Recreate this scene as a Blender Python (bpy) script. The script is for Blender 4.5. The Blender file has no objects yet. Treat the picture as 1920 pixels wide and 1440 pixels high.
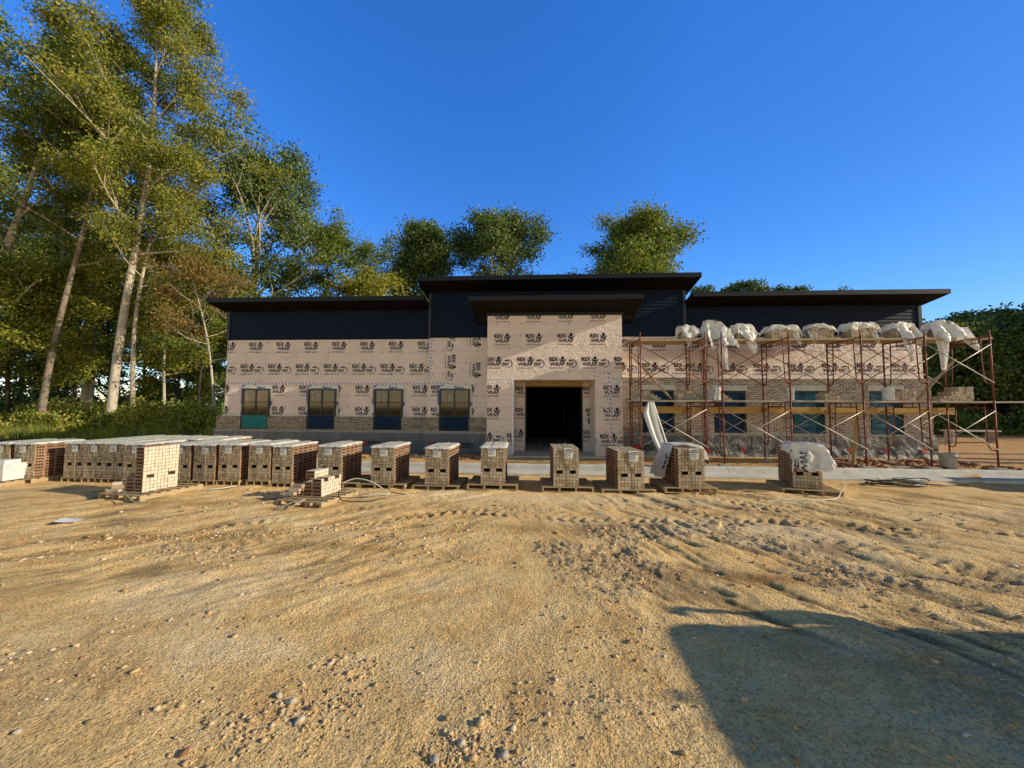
import bpy, bmesh, math, random
import numpy as np
from mathutils import Vector, Matrix
random.seed(7)
S = bpy.context.scene
COL = S.collection
R = math.radians

# ------------------------------------------------------------------ camera
PITCH, YAW, ROLL, H = 0.05985, 0.05940, 0.00504, 1.85
FPX = 721.0
fwd = Vector((-math.sin(YAW)*math.cos(PITCH), math.cos(YAW)*math.cos(PITCH), math.sin(PITCH)))
rt0 = Vector((math.cos(YAW), math.sin(YAW), 0)); up0 = rt0.cross(fwd)
rt = rt0*math.cos(ROLL)+up0*math.sin(ROLL); upv = -rt0*math.sin(ROLL)+up0*math.cos(ROLL)
cd = bpy.data.cameras.new('camera'); cam = bpy.data.objects.new('camera', cd); COL.objects.link(cam)
m = Matrix((rt, upv, -fwd)).transposed().to_4x4(); m.translation = (0, 0, H); cam.matrix_world = m
cd.sensor_width = 36; cd.lens = 36*FPX/1920; cd.clip_end = 3000; cd.clip_start = .05
S.camera = cam
def atY(px, py, Y):                      # survey helper: photo pixel -> metres on the plane y = Y
    d = rt*((px-960)/FPX) - upv*((py-720)/FPX) + fwd
    t = Y/d.y; return Vector((t*d.x, Y, H+t*d.z))
def atZ(px, py, Z):
    d = rt*((px-960)/FPX) - upv*((py-720)/FPX) + fwd
    t = (Z-H)/d.z; return Vector((t*d.x, t*d.y, Z))

# ------------------------------------------------------------------ light
EL, AZ = R(20.6), R(7.0)                   # sun to the right, a little in front of the facade
tosun = Vector((math.cos(EL)*math.cos(AZ), -math.cos(EL)*math.sin(AZ), math.sin(EL)))
W = bpy.data.worlds.new('World'); S.world = W; W.use_nodes = True
nt = W.node_tree; bg = nt.nodes['Background']
sky = nt.nodes.new('ShaderNodeTexSky'); sky.sky_type = 'NISHITA'; sky.sun_disc = False
sky.sun_elevation = EL; sky.sun_rotation = math.atan2(tosun.x, tosun.y)
sky.air_density = 1.0; sky.dust_density = 0.3; sky.ozone_density = 2.6; sky.altitude = 0
hs = nt.nodes.new('ShaderNodeHueSaturation'); hs.inputs['Saturation'].default_value = 1.25; hs.inputs['Value'].default_value = 1.35
nt.links.new(sky.outputs[0], hs.inputs['Color']); tcw = nt.nodes.new('ShaderNodeTexCoord'); sxw = nt.nodes.new('ShaderNodeSeparateXYZ'); nt.links.new(tcw.outputs['Generated'], sxw.inputs[0])
rz_ = nt.nodes.new('ShaderNodeValToRGB'); nt.links.new(sxw.outputs[2], rz_.inputs[0])       # elevation tint, zenith above the view darkened to deepen the ground shade
el = rz_.color_ramp.elements
for p_, c_ in ((.0, (1.0, .95, 1.0)), (.22, (.72, .98, 1.33)), (.45, (.66, .95, 1.42)), (.76, (.62, 1.0, 1.5)), (.86, (.2, .26, .38)), (1.0, (.05, .06, .08))):
    e_ = el.new(p_); e_.color = c_+(1,)
el.remove(el[0]); el.remove(el[-1])
my_ = nt.nodes.new('ShaderNodeMapRange'); my_.inputs[1].default_value = .25; my_.inputs[2].default_value = -.35; nt.links.new(sxw.outputs[1], my_.inputs[0])
warm = nt.nodes.new('ShaderNodeMix'); warm.data_type = 'RGBA'; rw_ = nt.nodes.new('ShaderNodeValToRGB'); nt.links.new(sxw.outputs[2], rw_.inputs[0])   # added warm glow low in the unseen southern sky, to fill the facade shade
e2 = rw_.color_ramp.elements; e2[0].color = (2.45, 1.82, 1.45, 1); e2[1].color = (.15, .13, .13, 1); e2[1].position = .85
q_ = e2.new(.18); q_.color = (1.95, 1.46, 1.17, 1); q_ = e2.new(.38); q_.color = (.5, .4, .34, 1); q_ = e2.new(.6); q_.color = (.12, .1, .1, 1)
nt.links.new(rw_.outputs[0], warm.inputs[7])
nt.links.new(my_.outputs[0], warm.inputs[0]); nt.links.new(rz_.outputs[0], warm.inputs[6])
tint = nt.nodes.new('ShaderNodeMix'); tint.data_type = 'RGBA'; tint.blend_type = 'MULTIPLY'; tint.inputs[0].default_value = 1
nt.links.new(warm.outputs[2], tint.inputs[7])
mx_ = nt.nodes.new('ShaderNodeMapRange'); mx_.inputs[1].default_value = .3; mx_.inputs[2].default_value = .95; mx_.inputs[3].default_value = 1.0; mx_.inputs[4].default_value = .55
nt.links.new(sxw.outputs[0], mx_.inputs[0])
dim = nt.nodes.new('ShaderNodeVectorMath'); dim.operation = 'SCALE'; nt.links.new(hs.outputs[0], dim.inputs[0]); nt.links.new(mx_.outputs[0], dim.inputs[3])
nt.links.new(dim.outputs[0], tint.inputs[6]); nt.links.new(tint.outputs[2], bg.inputs['Color'])
bg.inputs['Strength'].default_value = 0.15
sl = bpy.data.lights.new('sun', 'SUN'); sl.energy = 5.0; sl.angle = R(0.5); sl.color = (1, .89, .69)
so = bpy.data.objects.new('sun', sl); COL.objects.link(so)
so.rotation_euler = (-tosun).to_track_quat('-Z', 'Y').to_euler(); so.location = (30, -5, 30)
S.view_settings.view_transform = 'Standard'; S.view_settings.look = 'None'; S.view_settings.exposure = 0

# ------------------------------------------------------------------ materials
class NT:
    def __init__(s, name):
        s.m = bpy.data.materials.new(name); s.m.use_nodes = True; s.t = s.m.node_tree
        s.b = s.t.nodes['Principled BSDF']; s.out = s.t.nodes['Material Output']
    def n(s, typ, ins=None, **kw):
        x = s.t.nodes.new('ShaderNode'+typ)
        for k, v in kw.items(): setattr(x, k, v)
        for k, v in (ins or {}).items(): s.l(v, x.inputs[k])
        return x
    def l(s, v, sock):
        if isinstance(v, bpy.types.NodeSocket): s.t.links.new(v, sock)
        elif isinstance(v, bpy.types.Node): s.t.links.new(v.outputs[0], sock)
        else:
            if isinstance(v, tuple) and len(v) == 3 and sock.type == 'RGBA': v = v+(1,)
            sock.default_value = v
    def co(s): return s.n('TexCoord').outputs['Object']
    def map(s, scale, rot=(0, 0, 0), src=None): return s.n('Mapping', {'Vector': src or s.co(), 'Scale': scale, 'Rotation': rot}).outputs[0]
    def noise(s, vec, sc, det=3, rough=.55, dist=0): return s.n('TexNoise', {'Vector': vec, 'Scale': sc, 'Detail': det, 'Roughness': rough, 'Distortion': dist}).outputs[0]
    def ramp(s, f, stops):
        r = s.n('ValToRGB', {'Fac': f}); e = r.color_ramp.elements
        while len(e) < len(stops): e.new(.5)
        for i, (p, c) in enumerate(stops):
            e[i].position = p; e[i].color = (c if isinstance(c, tuple) else (c, c, c))+(1,)
        return r.outputs[0]
    def mix(s, f, a, b, mode='MIX'):
        x = s.n('Mix', data_type='RGBA', blend_type=mode)
        s.l(f, x.inputs[0]); s.l(a, x.inputs[6]); s.l(b, x.inputs[7]); return x.outputs[2]
    def math(s, op, a, b=0.0):
        x = s.n('Math', operation=op); s.l(a, x.inputs[0]); s.l(b, x.inputs[1]); return x.outputs[0]
    def bump(s, h, st=.5, dist=.02, prev=None):
        b = s.n('Bump', {'Height': h, 'Strength': st, 'Distance': dist})
        if prev is not None: s.l(prev, b.inputs['Normal'])
        return b.outputs[0]
    def fin(s, col=None, rough=.8, nrm=None, spec=None, metal=None):
        if col is not None: s.l(col, s.b.inputs['Base Color'])
        s.l(rough, s.b.inputs['Roughness'])
        if nrm is not None: s.l(nrm, s.b.inputs['Normal'])
        if spec is not None: s.l(spec, s.b.inputs['Specular IOR Level'])
        if metal is not None: s.l(metal, s.b.inputs['Metallic'])
        return s.m

def simple(name, col, rough=.8, var=.25, sc=6, bump=0, spec=.3, metal=0, fine=60):
    t = NT(name); v = t.co()
    n1 = t.noise(v, sc, 4); n2 = t.noise(v, fine, 2)
    f = t.math('MULTIPLY_ADD', n2, .35); t.t.nodes[-1].inputs[2].default_value = 0
    k = t.math('ADD', t.math('MULTIPLY', n1, .65), t.math('MULTIPLY', n2, .35))
    c = t.ramp(k, [(.3, tuple(x*(1-var) for x in col)), (.7, tuple(min(1, x*(1+var)) for x in col))])
    nr = t.bump(k, bump, .01) if bump else None
    return t.fin(c, rough, nr, spec, metal)

def leafmat(name, cols, trans=.48):
    t = NT(name)
    rnd = t.n('NewGeometry').outputs['Random Per Island']
    big = t.noise(t.co(), .55, 2)
    k = t.math('ADD', t.math('MULTIPLY', rnd, .55), t.math('MULTIPLY', big, .6))
    c = t.ramp(k, [(.22+.56*i/(len(cols)-1), cc) for i, cc in enumerate(cols)])
    t.l(c, t.b.inputs['Base Color']); t.b.inputs['Roughness'].default_value = .5; t.b.inputs['Specular IOR Level'].default_value = .35
    tr = t.n('BsdfTranslucent', {'Color': t.mix(1.0, c, (1.0, .95, .45), 'MULTIPLY')})
    mx = t.n('MixShader', {0: trans, 1: t.b.outputs[0], 2: tr.outputs[0]})
    t.t.links.new(mx.outputs[0], t.out.inputs[0]); return t.m

M = {}
def build_mats():
    # ground -----------------------------------------------------------
    t = NT('bare_ground'); v = t.co()
    ca = t.n('Attribute', attribute_name='mask', attribute_type='GEOMETRY')
    sep = t.n('SeparateColor', {0: ca.outputs['Color']})
    churn, pad, litter = sep.outputs[0], sep.outputs[1], sep.outputs[2]
    nb = t.noise(v, .45, 5, .6, .6); nm = t.noise(v, 2.2, 6, .65, .4)
    st = t.noise(t.map((.35, 2.4, 1), (0, 0, R(8))), 1.5, 5, .6, .8)
    gr = t.noise(v, 48, 3, .6, .4); fi = t.noise(v, 38, 4, .7); vf = t.noise(v, 130, 3, .7)
    sand = t.ramp(nm, [(.28, (.72, .43, .16)), (.5, (.90, .60, .255)), (.75, (.95, .70, .36))])
    tn = t.n('SeparateColor', {0: t.n('Attribute', attribute_name='tone', attribute_type='GEOMETRY').outputs['Color']})
    c = t.mix(t.ramp(nb, [(.50, 0), (.68, .45)]), sand, (.62, .35, .12))
    c = t.mix(tn.outputs[0], c, (.30, .19, .085))
    c = t.mix(tn.outputs[1], c, (.36, .185, .055))
    c = t.mix(tn.outputs[2], c, (.96, .76, .47))
    c = t.mix(t.math('MULTIPLY', churn, t.ramp(fi, [(.35, .0), (.6, .65)])), c, (.36, .28, .19))
    c = t.mix(t.math('MULTIPLY', pad, .75), c, t.mix(nm, (.42, .19, .06), (.55, .32, .14)))
    c = t.mix(litter, c, t.mix(t.ramp(fi, [(.4, 0), (.6, 1)]), (.045, .042, .018), (.14, .10, .045)))
    c = t.mix(.55, c, t.ramp(gr, [(.35, .42), (.50, 1.38)]), 'MULTIPLY')
    c = t.mix(.35, c, t.ramp(vf, [(.33, .6), (.55, 1.12)]), 'MULTIPLY')
    wd = t.noise(v, 9, 6, .7, .5)
    b0 = t.bump(wd, .8, .035)
    b1 = t.bump(gr, 1.0, .034, b0)
    b2 = t.bump(vf, .7, .005, b1)
    M['ground'] = t.fin(c, .95, b2, .15)
    # wrap ---------------------------------------------------------------
    def wrap(name, col, amp):
        t = NT(name); v = t.co(); sx = t.n('SeparateXYZ', {0: v})
        fz = t.math('FRACT', t.math('MULTIPLY', sx.outputs[2], 2.46))
        line = t.math('LESS_THAN', fz, .035)
        fx = t.math('FRACT', t.math('MULTIPLY', t.math('ADD', sx.outputs[0], t.math('MULTIPLY', t.noise(v, 1.5, 1), .12)), 2.46))
        fz2 = t.math('FRACT', t.math('ADD', t.math('MULTIPLY', sx.outputs[2], 2.46), .10))
        staple = t.math('MULTIPLY', t.math('LESS_THAN', fx, .055), t.math('LESS_THAN', fz2, .24))
        staple = t.math('MULTIPLY', staple, t.math('GREATER_THAN', t.noise(v, 2.3, 2), .44))
        n1 = t.noise(t.map((1, 1, 1.6)), 2.2, 4, .6, 1.6)
        n2 = t.noise(v, 7, 4, .65, 2.0)
        c = t.ramp(t.noise(v, 1.2, 4), [(.3, tuple(x*.88 for x in col)), (.7, col)])
        c = t.mix(t.math('MULTIPLY', line, .3), c, (.25, .2, .17))
        c = t.mix(t.math('MULTIPLY', staple, .6), c, (.12, .1, .09))
        hh = t.math('ADD', t.math('MULTIPLY', n1, .7), t.math('MULTIPLY', n2, .45))
        hh = t.math('SUBTRACT', hh, t.math('MULTIPLY', staple, .35))
        return t.fin(c, .55, t.bump(hh, amp, .10), .3)
    M['wrap'] = wrap('house_wrap_sheet', (.91, .75, .65), .9)
    M['wrap_loose'] = wrap('house_wrap_loose', (.92, .745, .635), 1.0)
    M['ink'] = simple('printed_ink', (.022, .014, .035), .6, .2)
    M['tape'] = None
    t = NT('seam_tape'); v = t.co(); sx = t.n('SeparateXYZ', {0: v})
    k = t.math('FRACT', t.math('MULTIPLY', t.math('ADD', sx.outputs[0], sx.outputs[2]), 7.5))
    M['tape'] = t.fin(t.mix(t.math('LESS_THAN', k, .42), (.82, .78, .78), (.22, .17, .3)), .5)
    t = NT('flashing_tape'); v = t.co()
    k = t.noise(v, 2.6, 2, .5, 1.0); k2 = t.noise(v, 12, 3)
    c = t.ramp(k2, [(.35, (.55, .50, .40)), (.6, (.83, .80, .72))])
    M['flash'] = t.fin(t.mix(t.ramp(k, [(.56, 0), (.58, 1)]), c, (.10, .13, .36)), .4, t.bump(k2, .5, .02))
    # brick veneer -------------------------------------------------------
    def brickwall(name, rot):
        t = NT(name); v = t.co(); sx = t.n('SeparateXYZ', {0: v})
        cv = t.n('CombineXYZ', {0: (sx.outputs[1] if rot else sx.outputs[0]), 1: sx.outputs[2], 2: 0.0}).outputs[0]
        br = t.n('TexBrick', {'Vector': cv, 'Scale': 1.0, 'Color1': (.29, .215, .155), 'Color2': (.055, .04, .032), 'Mortar': (.52, .46, .385),
            'Mortar Size': .010, 'Mortar Smooth': .2, 'Bias': -.25, 'Brick Width': .2032, 'Row Height': .0677})
        nz = t.noise(t.n('CombineXYZ', {0: t.math('MULTIPLY', sx.outputs[0], 4.9), 1: sx.outputs[1], 2: t.math('MULTIPLY', sx.outputs[2], 14.8)}).outputs[0], 1, 1)
        c = t.mix(.6, br.outputs[0], t.ramp(nz, [(.35, .55), (.65, 1.35)]), 'MULTIPLY')
        c = t.mix(t.ramp(t.noise(v, 3, 5), [(.45, 0), (.7, .35)]), c, (.42, .36, .29))
        return t.fin(c, .9, t.bump(t.math('ADD', t.math('MULTIPLY', br.outputs[1], -1.0), t.math('MULTIPLY', t.noise(v, 40, 3), .6)), 1.0, .02), .2)
    M['brickwall'] = brickwall('brick_veneer', False); M['brickside'] = brickwall('brick_return', True)
    t = NT('stacked_brick')
    rnd = t.n('NewGeometry').outputs['Random Per Island']; v = t.co()
    c = t.ramp(rnd, [(0, (.34, .255, .17)), (.45, (.46, .365, .255)), (.85, (.58, .48, .35)), (1, (.40, .28, .19))])
    c = t.mix(.6, c, t.ramp(t.noise(v, 22, 4), [(.3, .6), (.7, 1.2)]), 'MULTIPLY')
    M['brick'] = t.fin(c, .92, t.bump(t.noise(v, 60, 3), .5, .006), .15)
    t = NT('sunlit_stacked_brick')  # same bricks as stacked_brick, direct sunlight painted in as lighter tones
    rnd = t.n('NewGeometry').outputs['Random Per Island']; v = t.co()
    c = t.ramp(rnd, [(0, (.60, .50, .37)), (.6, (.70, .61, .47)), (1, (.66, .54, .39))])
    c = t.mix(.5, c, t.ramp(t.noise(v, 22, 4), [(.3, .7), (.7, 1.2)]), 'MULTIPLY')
    M['sunlitbrick'] = t.fin(c, .92, t.bump(t.noise(v, 60, 3), .5, .006), .15)
    t = NT('cored_brick')
    rnd = t.n('NewGeometry').outputs['Random Per Island']
    c = t.ramp(rnd, [(0, (.27, .14, .08)), (.6, (.38, .22, .13)), (1, (.47, .32, .20))])
    M['core'] = t.fin(t.mix(.5, c, t.ramp(t.noise(t.co(), 25, 3), [(.3, .6), (.7, 1.15)]), 'MULTIPLY'), .92, None, .15)
    M['hole'] = simple('core_hole', (.03, .014, .008), .95, .2)
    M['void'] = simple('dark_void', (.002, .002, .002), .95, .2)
    # others -------------------------------------------------------------
    M['film'] = simple('clear_film', (.70, .66, .58), .35, .22, 9, .6)
    M['paper'] = simple('tag_paper', (.80, .80, .80), .5, .06)
    M['strap'] = simple('green_strap', (.30, .34, .22), .4, .2)
    M['strapw'] = simple('pale_strap', (.62, .66, .52), .4, .2)
    M['strapd'] = simple('dark_strap', (.05, .05, .045), .4, .2)
    t = NT('pallet_wood'); v = t.co()
    g = t.noise(t.map((3, 3, 3)), 2.2, 4); rn = t.n('NewGeometry').outputs['Random Per Island']
    c = t.ramp(t.math('ADD', t.math('MULTIPLY', g, .5), t.math('MULTIPLY', rn, .5)), [(.25, (.27, .185, .10)), (.75, (.52, .39, .22))])
    M['pallet'] = t.fin(c, .85, t.bump(t.noise(v, 40, 3), .4, .005), .2)
    def wood(name, a, b, axis_scale):
        t = NT(name); v = t.map(axis_scale); n = t.noise(v, 1.0, 5, .6, .6)
        return t.fin(t.ramp(n, [(.3, a), (.7, b)]), .75, t.bump(n, .3, .005), .25)
    M['plank'] = wood('scaffold_board', (.34, .23, .12), (.58, .43, .24), (1.2, 30, 30))
    M['lvl'] = wood('plywood_board', (.40, .24, .07), (.60, .40, .15), (3, 20, 20))
    M['plankdirty'] = wood('mortar_splashed_board', (.34, .29, .22), (.55, .48, .37), (1.5, 12, 12))
    t = NT('rusty_tube'); v = t.co(); n = t.noise(v, 7, 4)
    M['rust'] = t.fin(t.ramp(n, [(.35, (.115, .028, .018)), (.55, (.22, .055, .032)), (.75, (.25, .13, .09))]), .6, t.bump(n, .3, .005), .4, .15)
    M['galv'] = simple('galvanised_tube', (.44, .38, .33), .45, .35, 9, 0, .5, .5)
    M['siding'] = simple('navy_lap_siding', (.004, .009, .024), .55, .22, 2.5, .1, .18)
    M['trim'] = simple('dark_trim', (.03, .038, .046), .5, .15)
    M['fascia'] = simple('black_fascia', (.008, .009, .013), .45, .2, 4, 0, .25)
    M['soffit'] = simple('brown_soffit', (.009, .006, .0045), .65, .2, 3, 0, .1)
    M['roof'] = simple('dark_metal_roof', (.03, .033, .04), .4, .2, 2, 0, .5, .3)
    M['rake'] = simple('pale_edge_metal', (.5, .5, .48), .4, .15)
    M['frame'] = simple('bronze_window_frame', (.016, .014, .013), .4, .15, 5, 0, .5)
    def glass(name, a, b, sc):
        t = NT(name); v = t.co(); n = t.noise(t.map((1, 1, .8)), sc, 3, .5, .7)
        return t.fin(t.ramp(n, [(.35, a), (.65, b)]), .06, None, .6)
    M['glass'] = glass('window_glass', (.035, .021, .009), (.10, .064, .028), 2.2)
    M['glassdark'] = glass('window_glass_dark', (.010, .008, .005), (.036, .023, .011), 1.6)
    def filmm(name, a, b):
        t = NT(name); v = t.co(); n = t.noise(t.map((1, 1, 2.5)), 2.6, 4, .6, 1.8)
        return t.fin(t.ramp(n, [(.3, a), (.7, b)]), .45, t.bump(n, .9, .03), .12)
    M['teal'] = filmm('teal_protective_film', (.010, .12, .125), (.025, .24, .23))
    M['navyfilm'] = filmm('blue_protective_film', (.002, .012, .036), (.005, .033, .08))
    M['bluefilm'] = filmm('bright_blue_film', (.003, .02, .045), (.010, .11, .17))
    def conc(name, col, st):
        t = NT(name); v = t.co(); n = t.noise(v, 3, 6, .65); f = t.noise(v, 45, 4)
        c = t.ramp(n, [(.3, tuple(x*.72 for x in col)), (.7, col)])
        c = t.mix(.45, c, t.ramp(f, [(.3, .55), (.65, 1.05)]), 'MULTIPLY')
        return t.fin(c, .9, t.bump(t.math('ADD', n, f), st, .012), .2)
    M['conc'] = conc('concrete', (.80, .765, .68), .6)
    M['ledge'] = conc('precast_ledge', (.42, .385, .335), .4)
    M['lintel'] = conc('pale_soldier_brick', (.60, .56, .50), .3)
    t = NT('grey_poly_sheet'); v = t.co()
    n = t.noise(t.map((1, 1, .55), (0, R(24), 0)), 2.1, 5, .6, 1.4)
    M['poly'] = t.fin(t.ramp(n, [(.3, (.095, .098, .105)), (.7, (.17, .172, .178))]), .5, t.bump(n, .75, .06), .4)
    t = NT('pale_poly_sheet'); v = t.co()
    n = t.noise(t.map((1, 1, .55), (0, R(35), 0)), 2.6, 6, .62, 1.6)
    M['polylit'] = t.fin(t.ramp(n, [(.3, (.06, .06, .06)), (.7, (.17, .168, .162))]), .45, t.bump(n, 1.0, .09), .3)
    M['red'] = simple('red_print', (.40, .035, .03), .6, .2)
    M['black'] = simple('black_print', (.014, .014, .018), .6, .2)
    t = NT('white_wrap_cloth'); v = t.co(); n = t.noise(v, 6, 5, .6, 1.2)
    c = t.ramp(n, [(.3, (.80, .77, .71)), (.7, (.90, .88, .83))]); t.fin(c, .45, t.bump(n, .35, .02), .35)
    tr = t.n('BsdfTranslucent', {'Color': c}); mx = t.n('MixShader', {0: .25, 1: t.b.outputs[0], 2: tr.outputs[0]})
    t.t.links.new(mx.outputs[0], t.out.inputs[0]); M['cloth'] = t.m
    M['bucket'] = simple('white_bucket_plastic', (.66, .65, .63), .4, .18, 8)
    M['bucketg'] = simple('grey_bucket_plastic', (.42, .41, .39), .5, .25, 8)
    M['rock'] = simple('pale_rock', (.46, .40, .31), .9, .3, 12, .6)
    t = NT('gravel'); rnd = t.n('NewGeometry').outputs['Random Per Island']
    M['gravel'] = t.fin(t.ramp(rnd, [(0, (.34, .22, .11)), (.5, (.55, .38, .19)), (.9, (.66, .50, .30)), (1, (.66, .58, .46))]), .95, None, .15)
    M['rubble'] = simple('brick_rubble', (.26, .12, .07), .95, .4, 14, .5)
    def bark(name, a, b):
        t = NT(name); v = t.map((1, 1, .3)); n = t.noise(v, 5, 6, .7, .5); p = t.noise(t.co(), 1.3, 4)
        c = t.mix(t.ramp(p, [(.4, 0), (.6, .6)]), t.ramp(n, [(.3, a), (.7, b)]), b)
        return t.fin(c, .95, t.bump(n, 1.0, .05), .15)
    M['bark'] = bark('pale_bark', (.24, .19, .14), (.62, .53, .41))
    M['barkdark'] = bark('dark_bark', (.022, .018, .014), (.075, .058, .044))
    M['barkmid'] = bark('grey_brown_bark', (.08, .062, .046), (.30, .24, .18))
    M['leaf_gold'] = leafmat('yellowing_leaves', [(0.064, 0.109, 0.026), (0.166, 0.224, 0.038), (0.320, 0.346, 0.051), (0.474, 0.410, 0.064)])
    M['leaf_mid'] = leafmat('green_leaves', [(0.041, 0.077, 0.026), (0.109, 0.173, 0.036), (0.205, 0.269, 0.045), (0.346, 0.371, 0.064)])
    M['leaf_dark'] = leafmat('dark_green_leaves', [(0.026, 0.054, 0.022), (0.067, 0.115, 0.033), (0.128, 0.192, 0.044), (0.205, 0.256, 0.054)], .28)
    M['leaf_rust'] = leafmat('autumn_leaves', [(0.064, 0.070, 0.023), (0.166, 0.147, 0.038), (0.320, 0.243, 0.058), (0.384, 0.218, 0.077)])
    M['leaf_under'] = leafmat('undergrowth_leaves', [(0.077, 0.115, 0.031), (0.192, 0.256, 0.051), (0.371, 0.410, 0.077), (0.576, 0.512, 0.115)])
    M['truck'] = simple('white_truck_paint', (.7, .7, .7), .25, .05, 3, 0, .5)
    M['tyre'] = simple('tyre_rubber', (.02, .02, .02), .85, .2)
    M['steel'] = simple('painted_steel', (.05, .12, .09), .5, .25, 3)
    M['silver'] = simple('wheel_metal', (.5, .5, .5), .35, .1, 5, 0, .5, .8)
build_mats()

# ------------------------------------------------------------------ object helpers
def tag(o, label=None, cat=None, group=None, kind=None):
    if label: o['label'] = label
    if cat: o['category'] = cat
    if group: o['group'] = group
    if kind: o['kind'] = kind
    return o
def thing(name, label, cat, loc, rz=0, group=None):
    o = bpy.data.objects.new(name, None); COL.objects.link(o); o.empty_display_size = .2
    o.location = loc; o.rotation_euler = (0, 0, rz)
    return tag(o, label, cat, group)
class MB:
    def __init__(s, org=(0, 0, 0)): s.v = []; s.f = []; s.mi = []; s.o = Vector(org)
    def add(s, vs, fs, mi=0):
        b = len(s.v); o = s.o
        s.v.extend((p[0]-o.x, p[1]-o.y, p[2]-o.z) for p in vs)
        for f in fs: s.f.append(tuple(b+i for i in f)); s.mi.append(mi)
    def box(s, x0, x1, y0, y1, z0, z1, mi=0, jit=0):
        j = (lambda: random.uniform(-jit, jit)) if jit else (lambda: 0)
        vs = [(x+j(), y+j(), z+j()) for z in (z0, z1) for y in (y0, y1) for x in (x0, x1)]
        s.add(vs, [(0, 2, 3, 1), (4, 5, 7, 6), (0, 1, 5, 4), (1, 3, 7, 5), (3, 2, 6, 7), (2, 0, 4, 6)], mi)
    def bar(s, a, b, w, h, mi=0, up=(0, 0, 1)):
        a = Vector(a); b = Vector(b); d = (b-a).normalized(); u = Vector(up)
        if abs(d.dot(u)) > .98: u = Vector((0, 1, 0))
        x = d.cross(u).normalized(); y = x.cross(d).normalized()
        vs = [p+x*(sx*w/2)+y*(sy*h/2) for p in (a, b) for sx, sy in ((-1, -1), (1, -1), (1, 1), (-1, 1))]
        s.add(vs, [(3, 2, 1, 0), (4, 5, 6, 7), (0, 1, 5, 4), (1, 2, 6, 5), (2, 3, 7, 6), (3, 0, 4, 7)], mi)
    def tube(s, pts, rad, n=8, mi=0, cap=True):
        pts = [Vector(p) for p in pts]; k = len(pts)
        rs = rad if isinstance(rad, (list, tuple)) else [rad]*k
        vs = []; prev = None
        for i, p in enumerate(pts):
            d = (pts[min(i+1, k-1)]-pts[max(i-1, 0)])
            d = d.normalized() if d.length > 1e-9 else Vector((0, 0, 1))
            if prev is None: u = d.orthogonal().normalized()
            else:
                u = prev - d*prev.dot(d); u = u.normalized() if u.length > 1e-6 else d.orthogonal().normalized()
            prev = u; w = d.cross(u)
            for q in range(n):
                a = 2*math.pi*q/n; vs.append(p+(u*math.cos(a)+w*math.sin(a))*rs[i])
        fs = [(i*n+q, i*n+(q+1) % n, (i+1)*n+(q+1) % n, (i+1)*n+q) for i in range(k-1) for q in range(n)]
        if cap: fs += [tuple(reversed(range(n))), tuple((k-1)*n+q for q in range(n))]
        s.add(vs, fs, mi)
    def lathe(s, c, prof, n=20, mi=0):
        vs = []; k = len(prof)
        for r, z in prof:
            for q in range(n): vs.append((c[0]+r*math.cos(2*math.pi*q/n), c[1]+r*math.sin(2*math.pi*q/n), c[2]+z))
        fs = [(i*n+q, i*n+(q+1) % n, (i+1)*n+(q+1) % n, (i+1)*n+q) for i in range(k-1) for q in range(n)]
        s.add(vs, fs, mi)
    def grid(s, fn, nu, nv, mi=0):
        vs = [fn(i/nu, j/nv) for j in range(nv+1) for i in range(nu+1)]
        fs = [(j*(nu+1)+i, j*(nu+1)+i+1, (j+1)*(nu+1)+i+1, (j+1)*(nu+1)+i) for j in range(nv) for i in range(nu)]
        s.add(vs, fs, mi)
    def build(s, name, mats, parent=None, smooth=False):
        me = bpy.data.meshes.new(name); me.from_pydata(s.v, [], s.f)
        for mm in (mats if isinstance(mats, (list, tuple)) else [mats]): me.materials.append(mm)
        if any(s.mi): me.polygons.foreach_set('material_index', s.mi)
        if smooth: me.polygons.foreach_set('use_smooth', [True]*len(me.polygons))
        me.update()
        o = bpy.data.objects.new(name, me); COL.objects.link(o)
        if parent is not None: o.parent = parent
        return o
def npmesh(name, V, F, mats, parent=None, smooth=False):
    me = bpy.data.meshes.new(name); k = F.shape[1]
    me.vertices.add(len(V)); me.vertices.foreach_set('co', np.ascontiguousarray(V, dtype=np.float32).ravel())
    me.loops.add(F.size); me.loops.foreach_set('vertex_index', np.ascontiguousarray(F, dtype=np.int32).ravel())
    me.polygons.add(len(F)); me.polygons.foreach_set('loop_start', np.arange(0, F.size, k, dtype=np.int32))
    me.polygons.foreach_set('loop_total', np.full(len(F), k, dtype=np.int32))
    if smooth: me.polygons.foreach_set('use_smooth', np.ones(len(F), dtype=bool))
    me.materials.append(mats); me.update(calc_edges=True)
    o = bpy.data.objects.new(name, me); COL.objects.link(o)
    if parent is not None: o.parent = parent
    return o
def copy_tree(o, parent=None):
    c = o.copy(); COL.objects.link(c); c.parent = parent
    for ch in list(o.children): copy_tree(ch, c)
    return c

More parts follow.
